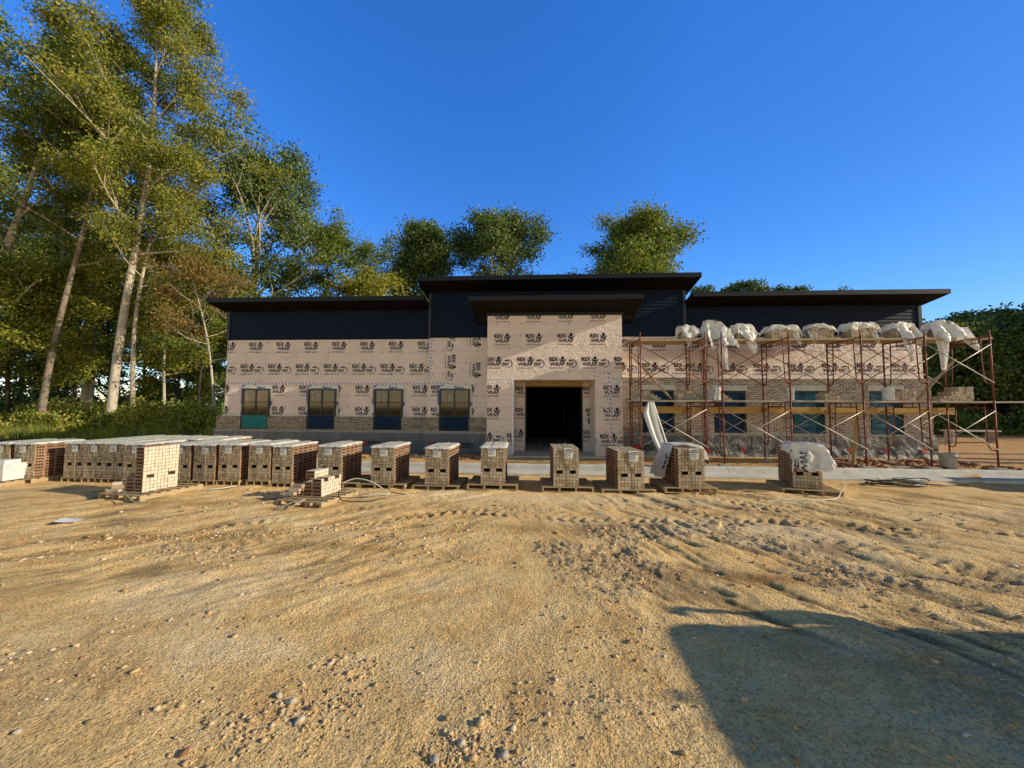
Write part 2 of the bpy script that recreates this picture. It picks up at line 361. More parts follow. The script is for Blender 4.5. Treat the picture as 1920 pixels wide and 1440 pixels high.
# gradient noise, vectorised
_rng = np.random.default_rng(3)
_perm = _rng.permutation(512); _ga = _rng.uniform(0, 2*np.pi, 512); _gx = np.cos(_ga); _gy = np.sin(_ga)
def pn(x, y):
    x = np.asarray(x, float); y = np.asarray(y, float)
    xi = np.floor(x).astype(int); yi = np.floor(y).astype(int); xf = x-xi; yf = y-yi
    u = xf*xf*xf*(xf*(xf*6-15)+10); w = yf*yf*yf*(yf*(yf*6-15)+10)
    def g(a, b):
        k = _perm[(_perm[a & 511]+b) & 511]; return _gx[k]*(x-a)+_gy[k]*(y-b)
    a = g(xi, yi); b = g(xi+1, yi); c = g(xi, yi+1); d = g(xi+1, yi+1)
    return (a+(b-a)*u)*(1-w)+(c+(d-c)*u)*w
def fbm(x, y, o=4):
    s = 0; a = 1
    for i in range(o): s = s+a*pn(x*2**i+i*17.3, y*2**i+i*9.1); a *= .5
    return s
def sstep(a, b, x):
    t = np.clip((x-a)/(b-a), 0, 1); return t*t*(3-2*t)

# ------------------------------------------------------------------ ground
def churn_mask(x, y):
    band = np.exp(-((y-5.6)/1.5)**2)*sstep(-1.5, 1.5, x)                    # churned tracks right of centre
    band2 = .8*np.exp(-((y-5.4-.1*x)/.7)**2)*sstep(-12, -8, x)*sstep(2.5, -1, x)
    base = sstep(.0, .45, fbm(x*.45+3.1, y*.8+1.7, 3))
    return np.clip(base*(.35+band*1.0+band2*.9), 0, 1)*sstep(10.4, 9.2, y)
def tracks(x, y):
    w = .25*fbm(x*.5, y*.5, 2)
    pr, ur = .83*x+.55*y+w, .55*x-.83*y; pl, ul = .69*x-.72*y+w, -.72*x-.69*y
    R_ = (fbm(pr*2.6, ur*.55, 4)+.5*fbm(pr*7, ur*2.2, 3))*sstep(-1, 2.5, x)*sstep(3.2, 4.4, y+.25*x)
    L_ = (fbm(pl*2.6+9, ul*.6, 4)+.5*fbm(pl*7, ul*2.0, 3))*sstep(.5, -2.5, x)*sstep(3.0, 4.2, y)
    return R_+.8*L_
LANES = [((6.8, 3.0), (2.2, 7.9)), ((7.9, 3.9), (3.4, 8.3)), ((-7.6, 4.3), (-1.6, 7.9)), ((-6.4, 3.6), (-.3, 7.4)), ((9.5, 6.0), (-2.0, 6.9))]
def tread(x, y):
    out = 0*x
    for (ax, ay), (bx, by) in LANES:
        L = math.hypot(bx-ax, by-ay); ux, uy = (bx-ax)/L, (by-ay)/L
        sx = (x-ax)*ux+(y-ay)*uy; d = -(x-ax)*uy+(y-ay)*ux+.14*np.sin(sx*.9+ax)+.05*pn(sx*1.3, ay)
        w = sstep(.20, .14, np.abs(d))*sstep(-.4, .6, sx)*sstep(L+.4, L-.8, sx)*sstep(-.25, .25, pn(sx*.7+ax*3, ay+d))
        out = out+w*(.55+.45*np.sign(np.sin(sx*2*math.pi/.19+np.abs(d)*22)))
    return np.clip(out, 0, 1)
def ground_h(x, y):
    x = np.asarray(x, float); y = np.asarray(y, float)
    near = sstep(16, 9, np.hypot(x, y))
    m = churn_mask(x, y)
    h = .03*fbm(x*.35, y*.35, 2)*sstep(10.3, 8.5, y)
    clod = np.abs(fbm(x*5.2, y*5.2, 4)); rut = fbm(x*.9+y*.25, y*6.5-x*.9, 3)
    h = h + near*(m*(.048*clod+.022*np.maximum(rut, -.4)+.020*np.abs(fbm(x*11, y*11, 3))) + .006*fbm(x*11, y*11, 3)+.014*fbm(x*2.2, y*2.2, 2) - .028*tread(x, y) - .06*np.clip(tracks(x, y), -.35, .6)*sstep(9.6, 8.6, y))
    h = h - .05*np.exp(-((y-5.05+.06*x)/.22)**2)*sstep(.8, 2, x)*sstep(9, 5, x)*near   # a soft wheel rut
    pad = sstep(11.09, 11.2, y)
    h = h*(1-pad) + pad*(.185+.018*fbm(x*1.3, y*1.3, 4)+.012*fbm(x*5, y*5, 3))
    h = h + sstep(14, 24, x)*sstep(12, 22, y)*.22
    return h
def make_ground():
    angf = np.radians(np.concatenate([np.arange(-62, 62.01, .2)])) ; angb = np.radians(np.arange(66, 298.1, 4))
    ang = np.concatenate([angf, angb]); na = len(ang)
    rr = [.4, .8]; r = 1.15
    while r < 15: rr.append(r); r *= 1.0068
    while r < 900: rr.append(r); r *= 1.09
    rr = np.array(rr); nr = len(rr)
    A, RR = np.meshgrid(ang, rr)
    x = RR*np.sin(A); y = RR*np.cos(A)
    z = ground_h(x, y)
    V = np.stack([x.ravel(), y.ravel(), z.ravel()], 1); V = np.vstack([V, [[0, 0, 0]]])
    i = np.arange(nr-1)[:, None]; j = np.arange(na)[None, :]; j2 = (j+1) % na
    F = np.stack([i*na+j, (i+1)*na+j, (i+1)*na+j2, i*na+j2], -1).reshape(-1, 4)[:, ::-1]
    o = npmesh('ground', V, F, M['ground'], None, True)
    me = o.data
    bmc = np.zeros((len(V), 4)); bmc[:, 3] = 1
    X, Y = V[:, 0], V[:, 1]
    bmc[:, 0] = churn_mask(X, Y)
    bmc[:, 1] = np.clip(sstep(10.6, 11.3, Y)*(.55+.45*sstep(9, 14, X)), 0, 1)
    edge = 2.0*fbm(X*.2, Y*.2, 2)
    bmc[:, 2] = np.clip(np.maximum(sstep(-13.2, -15.5, X+edge*.4)*sstep(12.2, 14.5, Y), np.maximum(sstep(24, 28, Y+edge), sstep(40, 60, np.hypot(X, Y)))), 0, 1)
    tone = np.zeros((len(V), 4)); tone[:, 3] = 1
    near = sstep(18, 12, np.hypot(X, Y))*sstep(10.6, 9.6, Y)
    tone[:, 0] = np.clip((sstep(.10, .42, tracks(X, Y))*.75+.45*tread(X, Y))*near, 0, .9)
    g = lambda cx, cy, sx, sy, k: np.exp(-(((X-cx)/sx)**2+((Y-cy-k*(X-cx))/sy)**2))
    wob = .75+.6*fbm(X*1.6, Y*3.0, 3)
    tone[:, 1] = np.clip((g(2.4, 4.45, 1.1, .16, -.10)*1.0+g(-5.4, 5.2, 1.5, .20, .10)+g(-.2, 6.0, .8, .25, 0)*.7+g(.9, 6.1, .5, .3, 0)*.7+g(-6.6, 7.0, 1.6, .3, .05)*.7+g(-2.2, 5.0, .9, .12, -.1)*.8+g(3.2, 2.9, 1.6, .16, -.25)*.5)*wob, 0, .85)
    tone[:, 2] = np.clip(sstep(.15, .55, fbm(X*.5+11, Y*.9+4, 3))*.35+.55*g(3.6, 6.2, 1.6, .5, -.2)+.5*g(.5, 8.0, 4, .5, 0), 0, .8)*near
    at2 = me.color_attributes.new('tone', 'FLOAT_COLOR', 'POINT'); at2.data.foreach_set('color', tone.astype(np.float32).ravel())
    at = me.color_attributes.new('mask', 'FLOAT_COLOR', 'POINT'); at.data.foreach_set('color', bmc.astype(np.float32).ravel())
    tag(o, kind='structure')
    # close the small disc under the photographer
    bm = bmesh.new(); bm.from_mesh(me); bm.verts.ensure_lookup_table()
    c = bm.verts[len(V)-1]
    for j in range(na): bm.faces.new((bm.verts[j], c, bm.verts[(j+1) % na])) if False else None
    vs = [bm.verts[j] for j in range(na)]
    bm.faces.new(vs); bm.verts.remove(c) if not c.link_faces else None
    bm.to_mesh(me); bm.free()
make_ground()

def rockverts(n, rng):
    bm = bmesh.new(); bmesh.ops.create_icosphere(bm, subdivisions=n, radius=1)
    V = np.array([v.co[:] for v in bm.verts]); F = np.array([[v.index for v in f.verts] for f in bm.faces]); bm.free()
    return V, F
def make_gravel():
    rng = np.random.default_rng(11); V0, F0 = rockverts(1, rng)
    N = 90000
    r = 1.6*np.exp(rng.uniform(0, math.log(10.2/1.6), N)); a = np.radians(rng.uniform(-56, 54, N))
    x = r*np.sin(a); y = r*np.cos(a)
    cl = np.clip(churn_mask(x, y)*1.2, 0, 1)*.6 + .9*sstep(.28, .62, fbm(x*.9+5, y*1.6+2, 3))**2 + .03
    streak = np.exp(-((y-(5.0+.28*(x+6)))/.16)**2)*sstep(-7, -5, x)*sstep(-1.5, -3, x)
    for px_, py_, s_, k_ in ((560, 1340, .16, 1.4), (640, 1285, .2, .9), (345, 1320, .10, .9), (345, 1400, .08, .7), (870, 1395, .12, .9), (815, 1420, .08, 1.0), (940, 1400, .1, .8), (300, 1020, .6, .7), (700, 1015, .7, .5), (835, 1000, .6, .9), (1140, 1190, .25, .6), (1510, 1030, .5, .8), (1860, 1170, .4, .7)):
        c_ = atZ(px_, py_, 0); cl = cl+k_*np.exp(-((x-c_.x)/(s_*1.5))**2-((y-c_.y)/s_)**2)
    keep = (rng.uniform(0, 1, N) < np.clip(cl*.36+streak*.8, 0, 1)) & (y < 10.2) & (y > .5)
    x, y, r = x[keep], y[keep], r[keep]; n = len(x)
    sz = (.0025+.017*rng.beta(.9, 7, n)*1.6)*(0.7+.12*r)
    V = np.sign(V0[None])*np.abs(V0[None])**.65*(1+.30*rng.normal(0, 1, (n, len(V0), 1)))*np.stack([sz*rng.uniform(.8, 1.5, n), sz*rng.uniform(.8, 1.5, n), sz*rng.uniform(.5, .9, n)], 1)[:, None, :]
    th = rng.uniform(0, 6.28, n); c, s = np.cos(th)[:, None], np.sin(th)[:, None]
    X = V[..., 0]*c-V[..., 1]*s; Y = V[..., 0]*s+V[..., 1]*c
    V = np.stack([X+x[:, None], Y+y[:, None], V[..., 2]+(ground_h(x, y)+sz*.25)[:, None]], -1)
    F = (F0[None]+(np.arange(n)*len(V0))[:, None, None]).reshape(-1, 3)
    o = npmesh('gravel', V.reshape(-1, 3), F, M['gravel'])
    tag(o, 'loose stones and dry clods scattered over the bare dirt lot', 'gravel', None, 'stuff')
make_gravel()

# ------------------------------------------------------------------ kerb
def make_kerb():
    mb = MB(); x0, x1 = -13.0, 45.0
    prof = [(10.47, -.05), (10.47, .055), (10.485, .068), (10.97, .085), (11.02, .20), (11.05, .225), (11.09, .235), (11.17, .235), (11.2, .22), (11.2, -.05)]
    xs = [x0]
    while xs[-1] < x1: xs.append(min(x1, xs[-1]+3.05))
    for a, b in zip(xs, xs[1:]):
        n = 10; k = len(prof)
        def pt(i, j):
            u = a+.006+(b-a-.012)*i/n; py, pz = prof[j]; q = float(pn(u*2.1, j*3.7))*.008
            return (u, py+q*.5, pz+q)
        vs = [pt(i, j) for i in range(n+1) for j in range(k)]
        fs = [(i*k+j, (i+1)*k+j, (i+1)*k+j+1, i*k+j+1) for i in range(n) for j in range(k-1)]
        fs += [tuple(range(k)), tuple(n*k+q for q in reversed(range(k)))]
        mb.add(vs, fs)
    o = mb.build('kerb', M['conc']); tag(o, kind='structure')
make_kerb()

# ------------------------------------------------------------------ lettering
_tc = {}
def text2d(txt, bold=0.0):
    key = (txt, bold)
    if key in _tc: return _tc[key]
    c = bpy.data.curves.new('t', 'FONT'); c.body = txt; c.offset = bold; c.resolution_u = 2
    o = bpy.data.objects.new('t', c); COL.objects.link(o)
    dg = bpy.context.evaluated_depsgraph_get(); dg.update()
    me = bpy.data.meshes.new_from_object(o.evaluated_get(dg))
    bm = bmesh.new(); bm.from_mesh(me); bmesh.ops.triangulate(bm, faces=bm.faces)
    V = np.array([v.co[:2] for v in bm.verts]); F = [tuple(v.index for v in f.verts) for f in bm.faces]; bm.free()
    bpy.data.objects.remove(o); bpy.data.curves.remove(c); bpy.data.meshes.remove(me)
    _tc[key] = (V, F); return V, F
class Flat:                                   # flat 2-D artwork
    def __init__(s): s.v = []; s.f = []; s.mi = []
    def add(s, V, F, mi=0):
        b = len(s.v); s.v += [tuple(map(float, p)) for p in V]; s.f += [tuple(b+i for i in f) for f in F]; s.mi += [mi]*len(F)
    def text(s, txt, x, y, w, h, bold=.02, mi=0):
        V, F = text2d(txt, bold); lo, hi = V.min(0), V.max(0)
        s.add((V-lo)/(hi-lo)*[w, h]+[x, y], F, mi)
    def poly(s, pts, mi=0): s.add(pts, [tuple(range(len(pts)))], mi)
    def arc(s, cx, cy, r0, r1, a0, a1, n=8, mi=0, taper=None):
        P = []
        for i in range(n+1):
            a = R(a0+(a1-a0)*i/n); q = r1 if taper is None else r0+(r1-r0)*(taper[0]+(taper[1]-taper[0])*i/n)
            P += [(cx+r0*math.cos(a), cy+r0*math.sin(a)), (cx+q*math.cos(a), cy+q*math.sin(a))]
        s.add(P, [(2*i, 2*i+1, 2*i+3, 2*i+2) for i in range(n)], mi)
    def place(s, art, x, y, rot=0, sc=1):
        c, q = math.cos(rot)*sc, math.sin(rot)*sc; b = len(s.v)
        s.v += [(x+c*u-q*w, y+q*u+c*w) for u, w in art.v]; s.f += [tuple(b+i for i in f) for f in art.f]; s.mi += art.mi
def wrap_logo():
    a = Flat()
    a.text('REX', 0, .25, .30, .145, .045); a.text('WRAP', .02, .092, .50, .128, .032)
    a.text('FORTIS HIGH-P', 0, 0, .51, .045, .022)
    cx, cy = .445, .30
    a.poly([(cx-.045, cy), (cx+.045, cy), (cx+.045, cy+.05), (cx+.07, cy+.05), (cx, cy+.135), (cx-.07, cy+.05), (cx-.045, cy+.05)])
    a.poly([(cx-.085, cy-.055), (cx+.085, cy-.055), (cx+.075, cy-.012), (cx-.075, cy-.012)])
    a.poly([(cx-.06, cy-.085), (cx+.06, cy-.085), (cx+.08, cy-.065), (cx-.08, cy-.065)])
    a.poly([(cx+.075, cy-.05), (cx+.105, cy-.02), (cx+.122, cy+.05), (cx+.095, cy+.03), (cx+.062, cy-.012)])
    a.poly([(cx-.062, cy-.012), (cx-.095, cy+.03), (cx-.122, cy+.05), (cx-.105, cy-.02), (cx-.075, cy-.05)])
    return a
def logo360():
    a = Flat()
    a.text('360', 0, .075, .23, .115, .035); a.arc(.252, .18, .008, .018, 0, 360, 8)
    a.poly([(.10, .215), (.265, .235), (.265, .285), (.10, .265)])
    a.poly([(0, .05), (.19, .05), (.19, .06), (0, .06)])
    a.arc(.215, .135, .118, .155, -12, 50, 6, 0, (.6, 1)); a.arc(.215, .135, .118, .15, -28, -18, 3); a.arc(.215, .135, .115, .15, -120, -40, 7, 0, (.2, .9))
    a.poly([(.29, .25), (.345, .235), (.305, .21)])
    return a
LOGO, L360 = wrap_logo(), logo360()
def build_flat(art, name, mats, parent, to3d, clip=None):
    me = bpy.data.meshes.new(name); me.from_pydata([(x, y, 0) for x, y in art.v], [], art.f)
    me.polygons.foreach_set('material_index', art.mi)
    if clip:
        bm = bmesh.new(); bm.from_mesh(me)
        for co, no in (((clip[0], 0, 0), (-1, 0, 0)), ((clip[1], 0, 0), (1, 0, 0)), ((0, clip[2], 0), (0, -1, 0)), ((0, clip[3], 0), (0, 1, 0))):
            bmesh.ops.bisect_plane(bm, geom=bm.verts[:]+bm.edges[:]+bm.faces[:], plane_co=co, plane_no=no, clear_outer=True)
        bm.to_mesh(me); bm.free()
    for v in me.vertices: v.co = to3d(v.co.x, v.co.y)
    for mm in (mats if isinstance(mats, (list, tuple)) else [mats]): me.materials.append(mm)
    me.update(); o = bpy.data.objects.new(name, me); COL.objects.link(o); o.parent = parent; return o

# ------------------------------------------------------------------ building
BO = Vector((.8, 14, .2))
B = thing('office_building', 'unfinished one storey building in printed house wrap with navy siding under flat black eaves', 'building', BO)
def wrap_panel(x0, x1, z0, z1, Y, rows, mat=None, art=None):
    mb = MB(BO); mb.grid(lambda u, v: (x0+(x1-x0)*u, Y, z0+(z1-z0)*v), max(1, int((x1-x0)/.5)), max(1, int((z1-z0)/.5)))
    p = mb.build('house_wrap', mat or M['wrap'], B)
    a = art or Flat()
    for zb, xs, ring, sp in rows:
        x = xs
        while x > x0-1.3: x -= sp
        while x < x1:
            a.place(LOGO, x, zb)
            if ring: a.place(L360, x+.555, zb+.035)
            x += sp
    if a.v: build_flat(a, 'printed_logos', M['ink'], p, lambda x, z: (x-BO.x, Y-.004-BO.y, z-BO.z), (x0+.01, x1-.01, z0+.01, z1-.01))
    return p
def tape(parent, segs, Y, w=.065, mat=None, name='seam_tape'):
    for a, b in segs:
        mb = MB(BO); d = Vector((b[0]-a[0], 0, b[1]-a[1])).normalized(); nrm = Vector((-d.z, 0, d.x))
        def fn(u, v, a=a, b=b, nrm=nrm): return Vector((a[0]+(b[0]-a[0])*u, Y, a[1]+(b[1]-a[1])*u))+nrm*((v-.5)*w+.006*math.sin(u*23))
        n = max(2, int(math.hypot(b[0]-a[0], b[1]-a[1])/.15)); mb.grid(fn, n, 1); mb.build(name, mat or M['tape'], parent)
YW, YT, YB, YR = 14.0, 13.75, 12.95, 14.2
# body behind the facade
mb = MB(BO)
mb.box(-11.80, -3.87, 14.01, 25.5, .2, 4.35); mb.box(5.30, 13.35, 14.01, 25.5, .2, 4.35)
mb.add([(-11.8, 14.01, 4.35), (-3.87, 14.01, 4.35), (-3.87, 14.01, 5.55), (-11.8, 14.01, 5.55), (-11.8, 25.5, 4.35), (-3.87, 25.5, 4.35)], [(0, 3, 4), (0, 1, 2, 3), (3, 2, 5, 4), (1, 5, 2)])
mb.add([(5.3, 14.01, 4.35), (13.35, 14.01, 4.35), (13.35, 14.01, 5.5), (5.3, 14.01, 5.5), (5.3, 25.5, 4.35), (13.35, 25.5, 4.35)], [(0, 3, 4), (0, 1, 2, 3), (3, 2, 5, 4), (1, 5, 2)])
mb.box(-3.865, -1.6, 13.76, 25.4, .2, 5.0); mb.box(2.95, 5.295, 13.76, 25.4, .2, 5.0)
mb.box(-1.6, 2.95, 20.5, 25.4, .2, 5.0)
mb.box(-3.865, 5.295, 13.77, 24, 5.0, 6.03)
mb.build('rear_wall', M['wrap_loose'], B)
rA = [(3.87, -10.93, False, 1.095), (3.03, -11.23, True, 1.095), (2.23, -9.98, False, 1.095), (1.42, -9.98, False, 1.095)]
wl = wrap_panel(-11.80, -3.87, 1.40, 4.37, YW, rA)
tape(wl, [((-11.8, 2.70), (-3.9, 2.69))], YW-.007)
# tower, left part: wrap hung sideways
wt = wrap_panel(-3.865, -1.65, 2.72, 4.37, YT, [], None, None)
a2 = Flat()
for zz in (3.74, 4.84): a2.place(LOGO, -3.27, zz, -math.pi/2)
for zz in (3.16, 4.25): a2.place(L360, -3.24, zz, -math.pi/2)
for zz in (4.55, 3.44): a2.place(LOGO, -2.36, zz, -math.pi/2)
for zz in (4.5, 3.45): a2.place(LOGO, -1.74, zz, -math.pi/2)
build_flat(a2, 'printed_logos', M['ink'], wt, lambda x, z: (x-BO.x, YT-.004-BO.y, z-BO.z), (-3.86, -1.66, 2.73, 4.36))
tape(wt, [((-3.78, 4.33), (-3.82, 2.85)), ((-3.86, 2.72), (-3.0, 2.71))], YT-.007, .07)
wrap_panel(-3.865, -1.65, 1.40, 2.72, YT, [(2.23, -3.76, False, 1.05), (1.42, -3.76, False, 1.05)])
wrap_panel(2.95, 5.295, 2.86, 4.37, YT, [(3.87, 4.10, False, 1.1), (3.03, 3.78, True, 1.1)])
# entrance bay round the recess
bay = [(4.735, -1.385, False, 1.08), (3.94, -1.385, False, 1.08), (3.145, -1.67, True, 1.08), (2.19, -1.72, False, 1.0), (1.43, -1.72, False, 1.0), (.575, -1.96, True, 1.03)]
w1 = wrap_panel(-1.62, 2.91, 2.77, 4.97, YB, bay, M['wrap_loose'])
w2 = wrap_panel(-1.62, -.72, .25, 2.77, YB, bay, M['wrap_loose'])
w3 = wrap_panel(2.01, 2.91, .25, 2.77, YB, bay[3:], M['wrap_loose'])
tape(w2, [((-1.61, 2.82), (-.73, 2.82)), ((-.735, 2.78), (-.735, .3))], YB-.007, .05, M['paper'])
tape(w3, [((2.16, 3.0), (2.47, 3.0)), ((1.99, 2.78), (1.99, 3.0)), ((2.45, 3.0), (2.51, 1.95)), ((2.51, 2.82), (2.90, 2.82)), ((2.51, 1.95), (2.55, .47)), ((2.21, 1.85), (2.53, 1.72))], YB-.007, .055)
mb = MB(BO); mb.box(-1.62, -1.57, 12.96, 13.755, .25, 4.95); mb.box(2.86, 2.91, 12.96, 13.755, .25, 4.95)
mb.box(-1.57, -.77, 12.96, 14.15, .25, 2.77); mb.box(2.06, 2.86, 12.96, 14.15, .25, 2.77)
mb.box(-1.57, 2.86, 12.96, 13.755, 2.86, 4.95)
mb.box(-.77, -.72, 12.955, 14.19, .25, 2.79); mb.box(2.01, 2.06, 12.955, 14.19, .25, 2.79)
mb.box(-.77, 2.06, 12.955, 14.2, 2.79, 2.855)
mb.build('bay_return', M['wrap_loose'], B)
wrap_panel(-.73, -.36, .25, 2.79, YR, [(2.22, -.71, False, 2), (1.42, -.71, False, 2), (.62, -.95, True, 3)])
wrap_panel(1.75, 2.05, .25, 2.79, YR, [(2.22, 1.76, False, 2), (1.42, 1.85, False, 2), (.62, 1.72, True, 3)])
# doorway
D = thing('doorway', None, None, (.69, 14.2, .2)); D.parent = B; D.location = Vector((.69, 14.2, .2))-BO
DO = Vector((.69, 14.2, .2))
mb = MB(DO); mb.box(-.36, 1.75, 14.19, 14.24, 2.63, 2.79); mb.build('plywood_header', M['lvl'], D)
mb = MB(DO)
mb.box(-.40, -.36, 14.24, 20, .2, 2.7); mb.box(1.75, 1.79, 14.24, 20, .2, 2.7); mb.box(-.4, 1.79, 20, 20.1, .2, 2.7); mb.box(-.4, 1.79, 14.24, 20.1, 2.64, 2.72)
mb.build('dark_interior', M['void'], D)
mb = MB(DO)
for x in (-.36, 1.71): mb.box(x, x+.04, 14.21, 14.33, .22, 2.63)
mb.box(-.32, 1.71, 14.21, 14.33, 2.585, 2.63); mb.build('door_frame', M['frame'], D)
mb = MB(DO)
for x in (.0, .35, 1.25, 1.5): mb.box(x, x+.04, 17, 17.09, .22, 2.6)
mb.build('wall_stud', simple('dim_timber', (.03, .010, .006), .8), D)
mb = MB(BO); mb.box(-3.9, 5.32, 13.62, 13.74, .1, .24) if False else None
mb.box(-1.72, 3.02, 12.80, 20, .12, .245); mb.build('floor_slab', M['conc'], B)
mb = MB(BO); mb.box(1.93, 1.985, 14.17, 14.197, 1.27, 1.40); mb.build('junction_box', M['frame'], B)
wrap_panel(5.30, 13.33, 2.84, 4.37, YW, [(3.87, 6.72, False, 1.15), (3.03, 5.42, True, 1.15)], M['wrap_loose'])

def siding(x0, x1, z0, z1, Y):
    mb = MB(BO); e = .122; z = z1; vs = []; fs = []
    while z > z0+.01:
        zb = max(z0, z-e)
        b = len(vs); vs += [(x0, Y-.004, z), (x1, Y-.004, z), (x1, Y-.02, zb), (x0, Y-.02, zb), (x0, Y-.003, zb), (x1, Y-.003, zb)]
        fs += [(b, b+3, b+2, b+1), (b+3, b+4, b+5, b+2), (b, b+4, b+3), (b+1, b+2, b+5)]; z -= e
    mb.add(vs, fs); return mb.build('lap_siding', M['siding'], B)
siding(-11.80, -3.875, 4.36, 5.52, YW-.006); siding(5.31, 13.33, 4.36, 5.47, YW-.006)
siding(-3.86, -1.66, 4.36, 6.05, YT-.006); siding(2.98, 5.29, 4.36, 6.05, YT-.006); siding(-1.655, 2.975, 4.9, 6.05, YT-.008)
mb = MB(BO)
for x0, x1, Y, z0, z1 in ((5.22, 5.315, YT, 4.34, 6.0), (13.26, 13.37, YW, 4.34, 5.45), (2.975, 3.07, YT, 4.34, 5.1), (-3.885, -3.80, YT, 4.34, 6.0), (-11.82, -11.72, YW, 4.34, 5.5)):
    c = MB(BO); c.box(x0, x1, Y-.045, Y+.06, z0, z1); c.build('corner_board', M['trim'], B)
def roof(x0, x1, yf, zf, yw, zw, yb, th=.125, pitch=None):
    sl = pitch if pitch is not None else (zf-zw)/(yw-yf)
    r = MB(BO); zb = zf-(yb-yf)*sl
    def quad(dz, a=x0, b=x1): return [(a, yf, zf+dz), (b, yf, zf+dz), (b, yb, zb+dz), (a, yb, zb+dz)]
    T, U = quad(th), quad(th-.03, x0+.003, x1-.003)
    r.add(T+U, [(0, 1, 2, 3), (7, 6, 5, 4), (1, 5, 6, 2), (2, 6, 7, 3), (3, 7, 4, 0), (0, 4, 5, 1)]); ro = r.build('roof', M['roof'], B)
    s = MB(BO); q = [(x0+.03, yf+.03, zf-.0), (x1-.03, yf+.03, zf), (x1-.03, yw+.2, zf-(yw+.2-yf)*sl), (x0+.03, yw+.2, zf-(yw+.2-yf)*sl)]
    q2 = [(a, b, c+.04) for a, b, c in q]; s.add(q+q2, [(0, 3, 2, 1), (4, 5, 6, 7), (0, 1, 5, 4), (1, 2, 6, 5), (2, 3, 7, 6), (3, 0, 4, 7)]); s.build('soffit', M['soffit'], ro)
    f = MB(BO); f.box(x0-.01, x1+.01, yf-.02, yf+.02, zf-.015, zf+th+.012); f.build('fascia', M['fascia'], ro)
    g = MB(BO)
    for x in (x0-.012, x1-.018):
        a = [(x+dx, y, z) for dx in (0, .03) for y, z in ((yf+.02, zf-.015), (yb, zb-.015), (yb, zb+th), (yf+.02, zf+th))]
        g.add(a, [(0, 3, 2, 1), (4, 5, 6, 7), (0, 1, 5, 4), (1, 2, 6, 5), (2, 3, 7, 6), (3, 0, 4, 7)])
    g.build('rake_trim', M['fascia'], ro)
    return ro
roof(-11.93, -3.89, 13.1, 5.61, 14.0, 5.46, 25.7); roof(5.32, 13.45, 13.1, 5.615, 14.0, 5.42, 25.7, .125, .16)
roof(-4.06, 5.50, 12.85, 6.20, 13.75, 6.04, 24.2)
cn = roof(-2.11, 3.39, 12.08, 5.27, 12.95, 5.03, 13.73, .12)
mb = MB(BO)
for k in range(11):
    x = -1.8+k*.47; mb.box(x, x+.03, 12.14, 12.18, 5.375, 5.415)
mb.build('roof_clip', M['rake'], cn)
mb = MB(BO); mb.box(-1.66, 2.96, 12.87, 12.94, 4.96, 5.05); mb.build('frieze_board', M['fascia'], B)

# brick veneer
def veneer(x0, x1, z0, z1, Y, wins):
    xs = x0; o = None
    for a, b in wins+[(x1, None)]:
        mb = MB(BO); mb.box(xs, a, Y-.115, Y-.012, z0, z1); o = mb.build('brick_veneer', M['brickwall'], B); xs = b
    return o
WL = [(-11.07, -9.99), (-8.49, -7.41), (-5.95, -4.87)]; WT = [(-3.44, -2.33)]; WTR = [(3.70, 4.82)]; WR = [(6.26, 7.36), (8.89, 9.97), (11.45, 12.53)]
veneer(-12.0, -3.93, .98, 1.46, YW, WL); veneer(-3.98, -1.72, .98, 1.46, YT, WT)
def veneer_full(x0, x1, z0, z1, Y, wins, zh):
    v = veneer(x0, x1, z0, zh, Y, wins)
    mb = MB(BO); mb.box(x0, x1, Y-.115, Y-.012, zh+.20, z1); mb.build('brick_veneer', M['brickwall'], B)
    xs = x0
    for a, b in wins+[(x1, None)]:
        a2 = a-.05 if b else a
        mb = MB(BO); mb.box(xs, a2, Y-.115, Y-.012, zh, zh+.2); mb.build('brick_veneer', M['brickwall'], B); xs = (b or 0)+.05
    for a, b in wins:
        l = MB(BO); n = 16
        for i in range(n):
            w = (b-a+.1)/n; l.box(a-.05+i*w+.004, a-.05+(i+1)*w-.004, Y-.122, Y-.02, zh+.004, zh+.194)
        l.build('soldier_course', M['lintel'], v)
veneer_full(3.0, 5.37, .98, 2.90, YT, WTR, 2.46); veneer_full(5.42, 13.46, .98, 2.88, YW, WR, 2.46)
mb = MB(BO); mb.box(13.36, 13.455, 14.0, 25.6, .98, 2.88); mb.build('brick_veneer', M['brickside'], B)
mb = MB(BO); mb.box(-12.0, -11.9, 14.0, 25.6, .98, 1.46); mb.build('brick_veneer', M['brickside'], B)
for x0, x1, Y in ((-12.03, -3.96, YW), (-4.01, -1.70, YT), (2.98, 5.40, YT), (5.405, 13.49, YW)):
    mb = MB(BO); mb.box(x0, x1, Y-.155, Y-.005, .90, .98); mb.build('stone_ledge', M['ledge'], B)
    mb = MB(BO); mb.box(x0+.03, x1-.03, Y-.115, Y-.008, .12, .898); mb.build('foundation_wall', M['conc'], B)
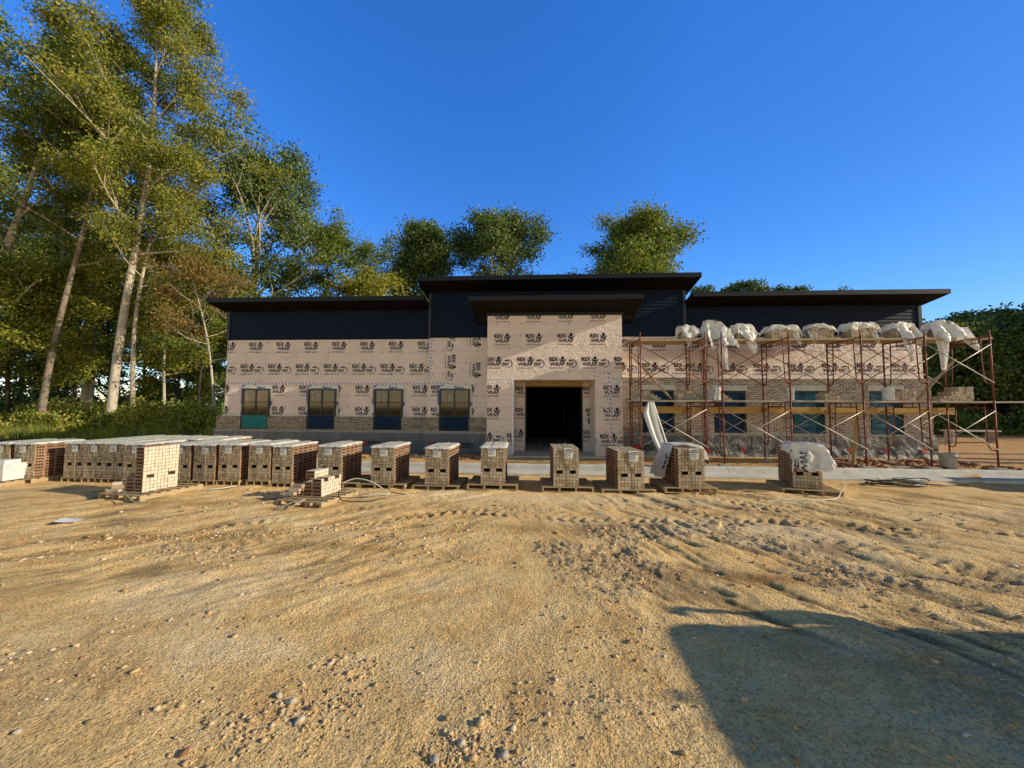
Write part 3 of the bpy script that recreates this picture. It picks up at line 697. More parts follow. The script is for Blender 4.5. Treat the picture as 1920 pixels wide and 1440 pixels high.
# windows
def window(x0, x1, Y, style):
    z0, z1 = .985, 2.46 if style[0] == 'R' else 2.50
    yf = Y-.075
    w = thing('window', None, None, (0, 0, 0)); w.parent = B
    WO = Vector(((x0+x1)/2, Y, z0)); w.location = WO-BO
    f = MB(WO); t = .055; xm = (x0+x1)/2
    f.box(x0, x0+t, yf, Y-.015, z0, z1); f.box(x1-t, x1, yf, Y-.015, z0, z1)
    f.box(x0+t, x1-t, yf, Y-.015, z1-t, z1); f.box(x0+t, x1-t, yf, Y-.015, z0, z0+t)
    f.box(xm-.02, xm+.02, yf+.004, Y-.02, z0+t, z1-t)
    for q in (1/3, 2/3):
        zz = z0+(z1-z0)*q
        f.box(x0+t, xm-.02, yf+.008, Y-.02, zz-.016, zz+.016); f.box(xm+.02, x1-t, yf+.008, Y-.02, zz-.016, zz+.016)
    f.build('frame', M['frame'], w)
    for i, (a, b) in enumerate(((x0+t, xm-.02), (xm+.02, x1-t))):
        for q in range(3):
            za, zb = z0+(z1-z0)*q/3, z0+(z1-z0)*(q+1)/3
            p = MB(WO); p.box(a, b, Y-.040, Y-.03, max(za+.016, z0+t), min(zb-.016, z1-t))
            p.build('pane', M['glass'] if style in ('L0',) else M['glassdark'], w)
    fm = {'L0': 'teal', 'L1': 'navyfilm', 'R0': 'navyfilm', 'R1': 'bluefilm'}[style]
    zt = z0+(z1-z0)/3+.0 if style[0] == 'L' else z1-.06
    p = MB(WO)
    p.grid(lambda u, v: (x0+.06+(x1-x0-.12)*u, yf-.006-.012*abs(float(pn(u*3+x0, v*4+2))), z0+.03+(zt-z0-.03)*v), 14, 16); p.build('protective_film', M[fm], w, True)
    if style[0] == 'L':
        k = MB(WO)
        for a, b, c, d in ((.12, .20, 1.30, 1.41), (.14, .23, 1.03, 1.24), (.33, .46, 1.06, 1.30)):
            k.add([(x0+a, Y-.0445, z0+c), (x0+b, Y-.0445, z0+c), (x0+b, Y-.0445, z0+d), (x0+a, Y-.0445, z0+d)], [(0, 1, 2, 3)])
        k.build('sticker', M['ledge'], w)
        for a, b, c, d in ((x0-.085, x0-.002, 1.47, z1), (x1+.002, x1+.08, 1.47, z1), (x0-.06, x1+.06, z1+.002, z1+.13)):
            k = MB(WO); k.grid(lambda u, v: (a+(b-a)*u+.012*math.sin(v*9+x0), Y-.012-.012*abs(float(pn(u*2+x0*3, v*7))), c+(d-c)*v+.012*math.sin(u*8+x0)), 8, 10)
            k.build('flashing_tape', M['flash'], w, True)
for i, (a, b) in enumerate(WL): window(a, b, YW, 'L0' if i == 0 else 'L1')
window(*WT[0], YT, 'L1'); window(*WTR[0], YT, 'R0'); window(*WR[0], YW, 'R0'); window(*WR[1], YW, 'R1'); window(*WR[2], YW, 'R1')

# plastic sheets along the foot of the walls
def supply_logo():
    a = Flat(); a.poly([(0, 0), (.17, 0), (.17, .17), (0, .17)], 0)
    a.poly([(.03, .17), (.07, .17), (.17, .06), (.17, .02)], 2)
    a.text('Builders', .20, .085, .42, .095, .03, 1); a.text('FirstSource', .20, -.01, .46, .075, .02, 1); return a
SUP = supply_logo()
def poly_sheet(x0, x1, Y, label, lx, zl, sp, mat, amp, seed):
    c = Vector(((x0+x1)/2, Y, .2))
    def f(x, z):
        v = (.90-z)/.7
        o = amp*float(fbm(x*1.1+seed, z*1.6+seed, 3))*(.25+v) + amp*.9*max(0, float(pn(x*.8+z*1.7+seed, seed*3.)))*v
        return Y-.02-abs(o)-.16*max(0, v-.55)**1.5
    o = thing('plastic_sheet', label, 'plastic sheet', c)
    mb = MB(c); n = int((x1-x0)/.07); bot = .16
    mb.grid(lambda u, v: (x0+(x1-x0)*u, f(x0+(x1-x0)*u, bot+(.895-bot)*v), bot+(.895-bot)*v+(.03*float(pn(u*n*.05, 3.3)) if v == 0 else 0)), n, 12)
    mb.build('sheet', mat, o, True)
    a = Flat(); x = lx
    while x < x1-.2: a.place(SUP, x, zl, .02*math.sin(x*5)); x += sp
    build_flat(a, 'printed_logos', [M['red'], M['black'], M['poly']], o, lambda x, z: (x-c.x, f(x, z)-.03-c.y, z-c.z), (x0+.02, x1-.02, .17, .88))
    return o
poly_sheet(-12.02, -3.99, 13.83, 'grey printed plastic sheet hanging along the foot of the left wing below its ledge', -11.75, .42, 1.10, M['poly'], .035, 1.7)
poly_sheet(-3.96, -1.73, 13.58, 'short grey printed plastic sheet below the single window just left of the entrance bay', -3.75, .42, .98, M['poly'], .03, 4.1)
poly_sheet(3.0, 5.38, 13.58, 'short dark grey plastic sheet behind the first scaffold frame right of the entrance', 3.4, .42, 1.2, M['poly'], .035, 6.2)
poly_sheet(5.43, 13.48, 13.83, 'wrinkled sunlit grey plastic sheet along the foot of the right wing behind the scaffold', 5.9, .36, 1.17, M['polylit'], .10, 8.9)

# ------------------------------------------------------------------ brick stacks and pallets
BW, BH, BD = .0687, .0695, .205
def brick_block(cols, rows, nd, slots=True, keep=None, capx=True):
    """a strapped cube of bricks, front towards -y, cored beds towards +-x; local origin under its middle front edge"""
    mb = MB(); x0 = -cols*BW/2
    sl = {(4, 1), (4, 2), (4, cols-3), (4, cols-2)} if slots else set()
    for r in range(rows):
        for c in range(cols):
            for d in range(nd):
                inner = 0 < c < cols-1 and 0 < d < nd-1 and r < rows-1 and not keep
                if inner or (r, c) in sl: continue
                if keep and not keep(r, c, d): continue
                j = random.uniform(-.004, .004); k = random.uniform(-.004, .004)
                xa, xb = x0+c*BW+.0032+k*.3, x0+(c+1)*BW-.0032+k*.3
                ya, yb = d*BD+.003+j, (d+1)*BD-.003+j
                za, zb = r*BH+.0035, (r+1)*BH-.0035
                vs = [(x, y, z) for z in (za, zb) for y in (ya, yb) for x in (xa, xb)]
                mb.add(vs, [(0, 2, 3, 1), (4, 5, 7, 6), (0, 1, 5, 4), (3, 2, 6, 7)], 0)
                for sx, f in ((1, (1, 3, 7, 5)), (-1, (2, 0, 4, 6))):
                    mb.add(vs, [f], 1)
                    edge = (c == (cols-1 if sx > 0 else 0)) or (keep and not keep(r, c+sx, d))
                    if edge:
                        xx = (xb if sx > 0 else xa)+sx*.0015
                        for q in (.24, .5, .76):
                            yc = ya+(yb-ya)*q
                            h = [(xx, yc-.021, za+.014), (xx, yc+.021, za+.014), (xx, yc+.021, zb-.014), (xx, yc-.021, zb-.014)]
                            mb.add(h, [(0, 1, 2, 3) if sx > 0 else (3, 2, 1, 0)], 2)
    mb.box(x0+.03, x0+cols*BW-.03, .05, nd*BD-.05, .02, rows*BH-.04, 3) if not keep else None
    return mb
TAGART = Flat()
TAGART.poly([(.02, .135), (.16, .135), (.16, .20), (.02, .20)])
for i, (a, b) in enumerate(((.02, .15), (.02, .12), (.02, .15), (.02, .10))): TAGART.poly([(a, .10-.02*i), (b, .10-.02*i), (b, .106-.02*i), (a, .106-.02*i)])
TAGW = Flat()
for a, b, c, d in ((.03, .07, .15, .16), (.03, .07, .172, .182), (.08, .12, .15, .16), (.08, .12, .172, .182), (.128, .14, .15, .185)): TAGW.poly([(a, c), (b, c), (b, d), (a, d)])
def stack_parts(root, cols=8, rows=12, nd=5, film=True, tagx=.02):
    mats = [M['brick'], M['core'], M['hole'], M['void']]
    brick_block(cols, rows, nd).build('brick_block', mats, root)
    w, d, h = cols*BW, nd*BD, rows*BH
    if film:
        mb = MB(); sd = random.uniform(0, 50)
        def fn(u, v):
            x = (u-.5)*(w+.07); y = -.035+v*(d+.06); n = float(pn(x*9+sd, y*9)); e = max(abs(x)-w/2+.008, 0, -y+.008, y-d+.008)
            return (x+.008*n, y, h+.012+.010*n - e*(.8+1.0*abs(float(pn(x*7+sd, y*5+3)))))
        mb.grid(fn, 16, 24); mb.build('top_film', M['film'], root, True)
    mb = MB(); q = lambda u, v: (tagx-.09+.18*u+.006*math.sin(v*5), -.012-.03*v*(1-v)-.004*u, h+.005-.225*(1-v))
    mb.grid(q, 3, 5); t = mb.build('paper_tag', M['paper'], root, True)
    def on(x, z): return (tagx-.09+x, -.024-.01*(1-abs(z-.12)/.12), h-.22+z)
    build_flat(TAGART, 'tag_print', M['black'], t, on); build_flat(TAGW, 'tag_print', M['paper'], t, lambda x, z: (tagx-.09+x, -.0245-.01*(1-abs(z-.12)/.12)-.003, h-.22+z))
    mb = MB(); sx = tagx+.005+.02
    pts = [(sx, -.009, .0), (sx, -.009, h*.5), (sx, -.036, h-.1), (sx, -.009, h+.01), (sx, .02, h+.03), (sx, d, h+.03), (sx, d+.008, 0)]
    for a, b in zip(pts, pts[1:]): mb.bar(a, b, .017, .003, 0, (1, 0, 0)) if False else mb.tube([a, b], .0055, 4, 0, False)
    mb.build('strap', M['strap'], root)
def pallet_parts(root, w, d, slats=7):
    h = .118
    for i in range(4):
        x = -w/2+.02+(w-.04)*i/3
        mb = MB(); mb.box(x-.019, x+.019, 0, d, .02, h-.02); mb.build('stringer', M['pallet'], root)
    for i in range(slats):
        y = (d-.11)*i/(slats-1); mb = MB(); mb.box(-w/2, w/2, y, y+.105+random.uniform(-.02, .01), h-.02, h, 0, .002); mb.build('deck_board', M['pallet'], root)
    for i in range(3):
        y = (d-.1)*i/2; mb = MB(); mb.box(-w/2, w/2, y, y+.1, 0, .02, 0, .002); mb.build('bottom_board', M['pallet'], root)
PG, SG = 'wooden pallets under the brick stacks', 'strapped brick stacks set out along the kerb'
_p0 = None; _s0 = {}
def pallet(x, y, rz, label, wide=1.08, deep=1.12):
    global _p0
    if _p0 is None:
        _p0 = thing('wooden_pallet', label, 'pallet', (x, y, 0), rz, PG); pallet_parts(_p0, 1.08, 1.12); o = _p0
    else: o = copy_tree(_p0); o.location = (x, y, 0); o.rotation_euler = (0, 0, rz); o['label'] = label
    o.location.z = float(ground_h(x, y))-.008; o.scale = (wide/1.08, deep/1.12, 1); return o
def stack(x, y, rz, label, w=.55, variant=0):
    z = float(ground_h(x, y))+.112
    if variant not in _s0:
        o = thing('brick_stack', label, 'brick stack', (x, y, z), rz, SG); stack_parts(o, film=variant != 2, tagx=(.02, -.03, .05, .0)[variant]); _s0[variant] = o
    else: o = copy_tree(_s0[variant]); o.location = (x, y, z); o.rotation_euler = (0, 0, rz); o['label'] = label
    o.scale = (w/.55, 1, 1); return o
row = [  # left x, right x, front y, turn, pallet left/right or None, stack label, pallet label
 (-12.92, -12.46, 8.52, 0, None, 'leftmost brick stack of the long row, its pale top film nearest the trees', 'pallet under the leftmost brick stack of the row'),
 (-12.36, -11.84, 8.50, 0, None, 'second brick stack from the left with its cored side lit orange by the gap', 'pallet under the second brick stack, one end block lit'),
 (-11.38, -10.86, 8.76, 0, None, 'third brick stack from the left, just right of the wide gap', 'pallet under the third brick stack from the left'),
 (-10.82, -10.31, 8.74, 0, None, 'fourth brick stack from the left with a scrap of white film on top', 'pallet under the fourth brick stack from the left'),
 (-10.28, -9.72, 8.66, 0, None, 'fifth brick stack from the left, paler bricks near its left edge', 'pallet under the fifth brick stack from the left'),
 (-9.67, -9.13, 8.62, 0, None, 'brick stack half hidden on the left of the sunlit lone stack', 'pallet half hidden left of the lone sunlit stack'),
 (-8.56, -8.02, 8.60, 0, None, 'brick stack hidden behind the sunlit lone stack with only its top right edge showing', 'pallet hidden behind the sunlit lone stack'),
 (-7.95, -7.40, 8.60, 0, None, 'brick stack directly right of the sunlit lone stack, a white tag at its top', 'pallet directly right of the sunlit lone stack'),
 (-7.33, -6.80, 8.60, 0, None, 'middle one of the three close brick stacks right of the lone stack', 'pallet of the middle of the three close stacks'),
 (-6.62, -6.08, 8.60, 0, None, 'brick stack left of the one with the long cored side, tight against it', 'pallet second from the right end of the tight row'),
 (-6.04, -5.56, 8.60, 0, None, 'brick stack at the right end of the tight row showing a long dark cored side', 'pallet at the right end of the tight row of stacks'),
 (-4.96, -4.40, 8.60, 0, (-5.05, -3.98), 'brick stack directly behind the half used pile of loose bricks', 'pallet directly behind the half used brick pile'),
 (-3.71, -3.16, 8.60, 0, (-3.97, -2.90), 'spaced brick stack second left of the doorway axis, in front of the third window', 'pallet showing bare boards right of the stack before the third window'),
 (-2.47, -1.92, 8.60, 0, (-2.75, -1.68), 'brick stack on its own pallet in front of the window left of the entrance bay', 'pallet in front of the window left of the entrance bay'),
 (-1.20, -.65, 8.60, 0, (-1.50, -.37), 'brick stack on its pallet at the left side of the dark doorway', 'pallet left of the dark doorway, bare boards on both sides'),
 (.41, .97, 8.60, R(2), (.16, 1.29), 'brick stack before the right half of the dark doorway, bare top bricks', 'pallet before the dark doorway, slightly turned'),
 (1.80, 2.38, 8.60, R(3), (1.46, 2.62), 'brick stack before the right leg of the entrance bay, film scrap at its corner', 'pallet before the right leg of the entrance bay'),
 (3.10, 3.66, 8.60, R(2), (2.80, 3.92), 'brick stack with a white wrap sheet hanging down its left side', 'pallet under the stack with the white hanging sheet')]
for i, (xa, xb, y, rz, pal, sl_, pl_) in enumerate(row):
    rz += R(random.uniform(-1.6, 1.6)); y += random.uniform(-.03, .03)
    stack((xa+xb)/2, y, rz, sl_, xb-xa, (0, 1, 0, 3, 1, 0, 3, 0, 1, 3, 0, 1, 0, 3, 1, 2, 2, 2)[i])
    pa, pb = pal if pal else (xa-.01, xb+.01)
    pallet((pa+pb)/2, y-.03, rz*.6, pl_, pb-pa)
for i, x in enumerate((-11.1, -10.5, -9.9, -9.3, -8.6)):
    o = stack(x, 9.9, 0, ('first', 'second', 'third', 'fourth', 'fifth')[i]+' stack from the left in the rear row, only its top showing', .55, (0, 1, 3, 0, 1)[i])
    o['group'] = 'rear row of brick stacks'; p = pallet(x, 9.87, 0, 'pallet hidden below the '+('first', 'second', 'third', 'fourth', 'fifth')[i]+' stack of the rear row', .56); p['group'] = 'rear row pallets'

def cloth(root, name, w, d, h, ov, seed, flare=.12, crump=.025, nx=30, ny=24, mat='cloth', art=None, artpos=(0, 0, 0, 1), ext=None, rot=0, flatsh=False):
    cr_, sr_ = math.cos(rot), math.sin(rot)
    l, r, f, b = ov
    def P(a, c):
        a, c = a*cr_-c*sr_, a*sr_+c*cr_
        ex = (a+w/2 if a < -w/2 else a-w/2 if a > w/2 else 0); ey = (c+d/2 if c < -d/2 else c-d/2 if c > d/2 else 0)
        e = math.hypot(ex, ey); fold = .5+.5*math.sin((c if abs(ex) > abs(ey) else a)*14+seed*3)
        k = min(e, 1.2)*(flare+.22*fold)
        rdg = lambda fx, fy: 1-2*abs(float(pn(fx, fy)))
        n1 = rdg(a*2.6+seed, c*2.6-seed)+.4*rdg(a*6+seed*2, c*6); n2 = rdg(a*2.6+seed+31, c*2.6)+.4*rdg(a*6+9, c*6+seed)
        n3 = max(0, rdg(a*2.2+c*1.1+seed+67, c*2.4-seed)-.35)*1.5+.35*max(0, rdg(a*5-c*4+seed, c*5+3)-.3)
        q = .012
        x = max(-w/2-q, min(w/2+q, a))+(k*ex/e if e > 0 else 0)+crump*n1*min(1, e*6); y = max(-d/2-q, min(d/2+q, c))+(k*ey/e if e > 0 else 0)+crump*n2*min(1, e*6)
        z = h+.02-.94*e*(1-.25*flare)+crump*abs(n3)*1.3
        if ext: x, y, z = ext(x, y, z, ex, ey)
        return (x, y, z)
    mb = MB(); mb.grid(lambda u, v: P(-w/2-l+(w+l+r)*u+.03*math.sin(v*9+seed), -d/2-f+(d+f+b)*v+.03*math.sin(u*11+seed)), nx, ny)
    o = mb.build(name, M[mat], root, not flatsh)
    if art:
        big = Flat(); big.place(art, *artpos)
        def on(a, c):
            p = Vector(P(a, c)); t1 = Vector(P(a+.01, c))-p; t2 = Vector(P(a, c+.01))-p; return p+t1.cross(t2).normalized()*.006
        build_flat(big, 'printed_logo', M['ink'], o, on)
    return o
MARK = Flat(); MARK.text('WRAP', 0, 0, .50, .128, .012); MARK.text('REX', 0, .16, .30, .14, .03)
# sheet on the stack at the right leg of the entrance
o = thing('wrap_cover', 'white sheet printed 360 hanging down the left side of a brick stack', 'plastic cover', (3.40, 9.22, .95))
big = Flat(); big.text('360', 0, 0, .42, .19, .02)
cloth(o, 'cover_sheet', .62, .75, .03, (.80, .34, .0, .3), 2.3, .16, .02, 44, 30, art=big, artpos=(-.56, -.05, math.pi, 1.0))
# far right stack under a sheet
pallet(6.0, 8.80, R(-14), 'broken pallet under the covered brick stack standing alone on the right', 1.12, 1.15)
o = stack(6.0, 8.95, R(-16), 'brick stack alone on the right, cored left side showing beside its white cover', .55, 2); o['group'] = SG
o = thing('wrap_cover', 'crumpled white wrap sheet over the front of the lone right hand brick stack', 'plastic cover', (6.10, 9.22, .96), R(-16))
cloth(o, 'cover_sheet', .60, .62, .03, (.20, .34, .60, .1), 5.1, .16, .05, 26, 30, flatsh=True, art=MARK, artpos=(-.10, -.95, math.pi/2, .95))

# the sunlit lone stack, partly used
def lone(cx, cy, rz, fwdx, cols, rows, nd, keep, name, label, slots=True):
    z = float(ground_h(cx, cy))+.112
    o = thing(name, label, 'brick stack', (cx, cy, z), rz+math.pi/2)
    brick_block(cols, rows, nd, slots, keep).build('brick_block', [M['sunlitbrick'], M['core'], M['hole'], M['void']], o); return o
pallet(-8.16+.08, 7.14, R(-9), 'open pallet carrying the sunlit lone brick stack, bare boards at its left', 1.06, 1.22)
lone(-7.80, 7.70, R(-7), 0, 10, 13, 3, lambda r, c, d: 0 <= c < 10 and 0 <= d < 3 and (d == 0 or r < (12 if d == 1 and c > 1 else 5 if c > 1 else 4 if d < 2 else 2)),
     'brick_stack', 'lone partly used brick stack whose sunlit front is coloured lighter, on the left')
pallet(-4.36, 6.98, R(-9), 'pallet under the half used pile of loose bricks', .98, 1.16)
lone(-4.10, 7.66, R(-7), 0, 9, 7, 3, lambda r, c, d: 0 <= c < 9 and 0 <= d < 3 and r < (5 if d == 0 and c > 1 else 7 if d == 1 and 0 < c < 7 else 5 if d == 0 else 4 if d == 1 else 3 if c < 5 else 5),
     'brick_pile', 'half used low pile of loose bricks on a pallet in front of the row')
def loose(name, label, cat, loc, rz, bricks, group=None, mats=None):
    o = thing(name, label, cat, loc, rz, group); mb = MB()
    for x, y, z, a in bricks:
        c, s = math.cos(a)*.1, math.sin(a)*.1; mb.bar((x-c, y-s, z+.033), (x+c, y+s, z+.033), .092, .064)
    mb.build('bricks', mats or M['brick'], o); return o
g0 = float(ground_h(-8.3, 7.3))+.115
loose('loose_bricks', 'few loose bricks stacked at the dark end of the lone stack', 'bricks', (-8.42, 7.36, g0), R(-10), [(0, 0, 0, .3), (.0, .13, 0, .1), (-.12, .02, 0, 1.4), (.02, .05, .066, .5), (-.05, .12, .066, .2), (.0, .07, .132, .9)])
loose('loose_bricks', 'stepped loose bricks at the left end of the half used pile', 'bricks', (-4.72, 7.3, float(ground_h(-4.7, 7.3))+.115), R(-10), [(0, 0, 0, .1), (0, .12, 0, .2), (.1, .24, 0, .1), (.06, .04, .066, .25), (.08, .16, .066, 0), (-.14, .04, 0, 1.5), (.10, .08, .132, .1)])

def ribbon(name, label, cat, curves, mat, rad=.008, loc=None, group=None):
    base = Vector(loc or (*curves[0][0][:2], 0)); o = thing(name, label, cat, base, 0, group)
    for c in curves:
        mb = MB(base); pts = []
        P = [Vector(p) for p in c]; P = [P[0]]+P+[P[-1]]
        for i in range(1, len(P)-2):
            for k in range(8):
                t = k/8; a, b, c2, d = P[i-1], P[i], P[i+1], P[i+2]
                pts.append(.5*((2*b)+(c2-a)*t+(2*a-5*b+4*c2-d)*t*t+(3*b-a-3*c2+d)*t**3))
        pts.append(P[-1]); mb.tube(pts, rad, 5); mb.build('strand', mat, o, True)
    return o
ribbon('packing_strap', 'pale loop of cut packing strap arching right of the half used brick pile', 'strap', [[(-4.0, 7.9, .25), (-3.75, 8.0, .33), (-3.4, 8.0, .26), (-3.1, 7.95, .1), (-3.0, 7.9, .04)], [(-3.0, 7.9, .05), (-3.3, 7.8, .06), (-3.7, 7.85, .12), (-4.0, 7.8, .06)]], M['strapw'], .011)
ribbon('packing_strap', 'tangled dark packing strap lying on the dirt beside the half used pile', 'strap', [[(-3.9, 7.5, .04), (-3.6, 7.3, .03), (-3.2, 7.3, .04), (-3.0, 7.5, .05), (-2.95, 7.6, .03)], [(-3.85, 7.5, .2), (-3.8, 7.4, .08), (-3.6, 7.5, .05), (-3.3, 7.55, .06)], [(-3.0, 8.0, .06), (-2.75, 7.95, .04), (-2.6, 7.9, .02)]], M['strapd'], .010)
ribbon('packing_strap', 'grey strap ends hanging off the front corner of the half used pile', 'strap', [[(-4.25, 6.95, .14), (-4.4, 6.85, .1), (-4.55, 6.75, .04), (-4.7, 6.72, .02)], [(-4.2, 6.94, .14), (-4.3, 6.8, .08), (-4.4, 6.7, .02), (-4.6, 6.7, .02)]], M['galv'], .012)
ribbon('packing_strap', 'green strap trailing off the front of the lone sunlit stack', 'strap', [[(-8.2, 7.3, .2), (-8.0, 7.15, .17), (-7.75, 7.0, .12), (-7.55, 6.95, .03), (-7.3, 7.0, .02)]], M['strap'], .011)
ribbon('packing_strap', 'pale strap snaking over the dirt in front of the lone right hand stack', 'strap', [[(6.45, 8.7, .2), (6.5, 8.6, .26), (6.35, 8.5, .12), (6.1, 8.3, .03), (5.6, 8.15, .03), (5.1, 8.1, .03), (4.6, 8.05, .02)]], M['strapw'], .011)
ribbon('packing_strap', 'short pale strap curled on the dirt right of the lone sunlit stack', 'strap', [[(-7.2, 8.05, .02), (-6.85, 8.15, .04), (-6.7, 8.4, .05)]], M['strapw'], .012)
# coil of dark cable by the kerb
rc = random.Random(5); cv = []
for k in range(9):
    cx, cy, a, b = 8.75+rc.uniform(-.12, .12), 10.02+rc.uniform(-.06, .06), rc.uniform(.38, .66), rc.uniform(.16, .27); ph = rc.uniform(0, 6)
    cv.append([(cx+a*math.cos(t*.7+ph)*(1+.1*math.sin(t*2+k)), cy+b*math.sin(t*.7+ph), .04+.018*k*(.5+.5*math.sin(t+k))) for t in range(10)])
cv.append([(9.3, 9.95, .05), (9.7, 9.9, .04), (10.1, 10.0, .03), (10.4, 9.95, .02)])
ribbon('cable_coil', 'loose coil of dark cable lying on the dirt beside the kerb on the right', 'cable', cv[1::2]+[cv[0]], M['strapd'], .017, (8.75, 10.0, 0))
ribbon('hose_coil', 'thin pale hose coiled among the dark cable beside the kerb', 'hose', cv[2:-1:2], M['strapw'], .010, (8.75, 10.0, 0))

# ------------------------------------------------------------------ scaffold
FX = [3.10, 4.95, 5.42, 7.30, 9.28, 11.0, 12.72]; FY, FD = 11.45, 1.28; FH, RAIL = 1.86, 1.77; Z1 = .255; Z2 = Z1+FH
def frame_parts(root):
    for y in (0, FD):
        mb = MB(); mb.tube([(0, y, 0), (0, y, FH-.01)], .022, 8); mb.tube([(0, y, FH-.02), (0, y, FH+.10)], .017, 8); mb.build('post', M['rust'], root, True)
    mb = MB(); mb.tube([(0, 0, RAIL), (0, FD, RAIL)], .020, 8); mb.build('top_rail', M['rust'], root, True)
    mb = MB(); mb.tube([(0, .25, RAIL-.13), (0, FD-.25, RAIL-.13)], .015, 6)
    for y in (.45, .83): mb.tube([(0, y, RAIL-.13), (0, y, RAIL)], .012, 6)
    mb.build('second_rail', M['rust'], root, True)
    for s in (0, 1):
        Y = lambda y: y if s == 0 else FD-y
        mb = MB(); mb.tube([(0, Y(.25), RAIL), (0, Y(.235), 1.2), (0, Y(.21), .62), (0, Y(.19), .52), (0, Y(.13), .46), (0, Y(.0), .45)], .016, 7); mb.build('inner_leg', M['rust'], root, True)
        for z in (.78, 1.05, 1.32, 1.58):
            mb = MB(); mb.tube([(0, Y(0), z), (0, Y(.24), z)], .011, 6); mb.build('rung', M['rust'], root, True)
names = ['first', 'second', 'third', 'fourth', 'fifth', 'sixth', 'seventh']
_f0 = None
for i, x in enumerate(FX):
    for t, z in ((0, Z1), (1, Z2)):
        lb = f"{('lower', 'upper')[t]} rust red scaffold frame, {names[i]} from the entrance bay"
        if _f0 is None: _f0 = thing('scaffold_section', lb, 'scaffold', (x, FY, z), 0, 'scaffold frames'); frame_parts(_f0); o = _f0
        else: o = copy_tree(_f0); o.location = (x, FY, z); o['label'] = lb
        o.rotation_euler = (0, 0, R((0, 2, -1, 1, 0, 1, -2)[i]))
    for k, y in enumerate((FY, FY+FD)):
        lb = f"short {('front', 'rear')[k]} timber sole board under the {names[i]} scaffold frame from the entrance"
        o = thing('sole_board', lb, 'board', (x, y, .19), 0, 'sole boards under the scaffold'); mb = MB(); mb.box(-.16, .16, -.10, .10, -.02, .055, 0, .006); mb.build('board', M['plankdirty'], o)
bays = [(0, 1), (2, 3), (3, 4), (4, 5), (5, 6)]
for bi, (a, b) in enumerate(bays):
    for t, z in ((0, Z1), (1, Z2)):
        for k, y in enumerate((FY-.03, FY+FD+.03)):
            lb = f"{('front', 'rear')[k]} crossed tubes, {('lower', 'upper')[t]} tier, scaffold bay {('one beside the entrance', 'two', 'three', 'four', 'five past the building corner')[bi]}"
            o = thing('cross_brace', lb, 'cross brace', ((FX[a]+FX[b])/2, y, z), 0, 'scaffold cross braces'); hw = (FX[b]-FX[a])/2
            mat = M['rust'] if t and bi < 4 else M['galv']
            for sgn in (1, -1):
                mb = MB(); mb.tube([(-hw*sgn, .008*sgn, .47), (0, .008*sgn, 1.02), (hw*sgn, .008*sgn, 1.56)], .0125, 6); mb.build('brace_tube', mat, o, True)
def plank(x0, x1, y0, y1, z, label, mat='plank', name='scaffold_plank', h=.045, sag=.012):
    o = thing(name, label, 'plank', ((x0+x1)/2, (y0+y1)/2, z), 0, 'scaffold planks'); hl = (x1-x0)/2
    mb = MB(); n = 8
    for i in range(n):
        a, b = -hl+2*hl*i/n, -hl+2*hl*(i+1)/n; za, zb = (-sag*(1-(a/hl)**2), -sag*(1-(b/hl)**2))
        vs = [(x, y, zz+dz) for dz in (0, h) for y in (-(y1-y0)/2, (y1-y0)/2) for x, zz in ((a, za), (b, zb))]
        fs = [(0, 2, 3, 1), (4, 5, 7, 6), (0, 1, 5, 4), (3, 2, 6, 7)]
        if i == 0: fs.append((2, 0, 4, 6))
        if i == n-1: fs.append((1, 3, 7, 5))
        mb.add(vs, fs)
    mb.build('board', M[mat], o); return o
spans = [(2.92, 5.22, 'over bay one beside the entrance'), (5.26, 8.36, 'over bay two'), (8.39, 11.45, 'over bays three and four'), (11.48, 13.34, 'over the last bay past the corner')]
ZT = Z2+RAIL+.02; ZM = Z1+RAIL+.02
for x0, x1, s in spans:
    for r, (ya, yb) in enumerate(((11.93, 12.28), (12.30, 12.66))):
        plank(x0, x1-.12*r*(x1 < 13), ya, yb, ZT, f"{('front', 'rear')[r]} board of the top scaffold deck {s}", 'plank', h=.05)
    for r, (ya, yb) in enumerate(((11.62, 11.96), (11.98, 12.31), (12.33, 12.67))):
        plank(x0+.05*r, x1+(.6 if x1 > 13 and r == 0 else 0), ya, yb, ZM, f"{('front', 'middle', 'rear')[r]} board of the middle scaffold deck {s}", 'plankdirty')
for x0, x1, s in ((3.02, 5.1, 'beside the entrance'), (5.2, 9.25, 'in the middle of the scaffold'), (9.3, 13.05, 'at the right end of the scaffold')):
    o = thing('edge_board', 'yellow plywood board on edge behind the scaffold legs '+s, 'board', ((x0+x1)/2, 12.80, 1.68), 0, 'edge boards behind the scaffold'); mb = MB(); mb.box(-(x1-x0)/2, (x1-x0)/2, -.022, .022, 0, .215); mb.build('board', M['lvl'], o)
def timber(name, label, a, b, w, h, mat='plank'):
    a, b = Vector(a), Vector(b); o = thing(name, label, 'timber', a); mb = MB(a); mb.bar(a, b, w, h); mb.build('beam', M[mat], o); return o
timber('timber_brace', 'pale timber leaning diagonally across the first scaffold bay above the middle deck', (4.22, 12.2, 2.13), (2.96, 12.0, 3.50), .09, .04)
timber('timber_brace', 'timber prop leaning from the dirt up behind the fifth scaffold frame', (9.30, 11.95, .2), (9.86, 12.45, 1.60), .09, .04, 'lvl')
timber('timber_brace', 'pale timber leaning diagonally across the last scaffold bay past the corner', (11.55, 12.35, 2.13), (12.55, 12.2, 3.35), .09, .04)
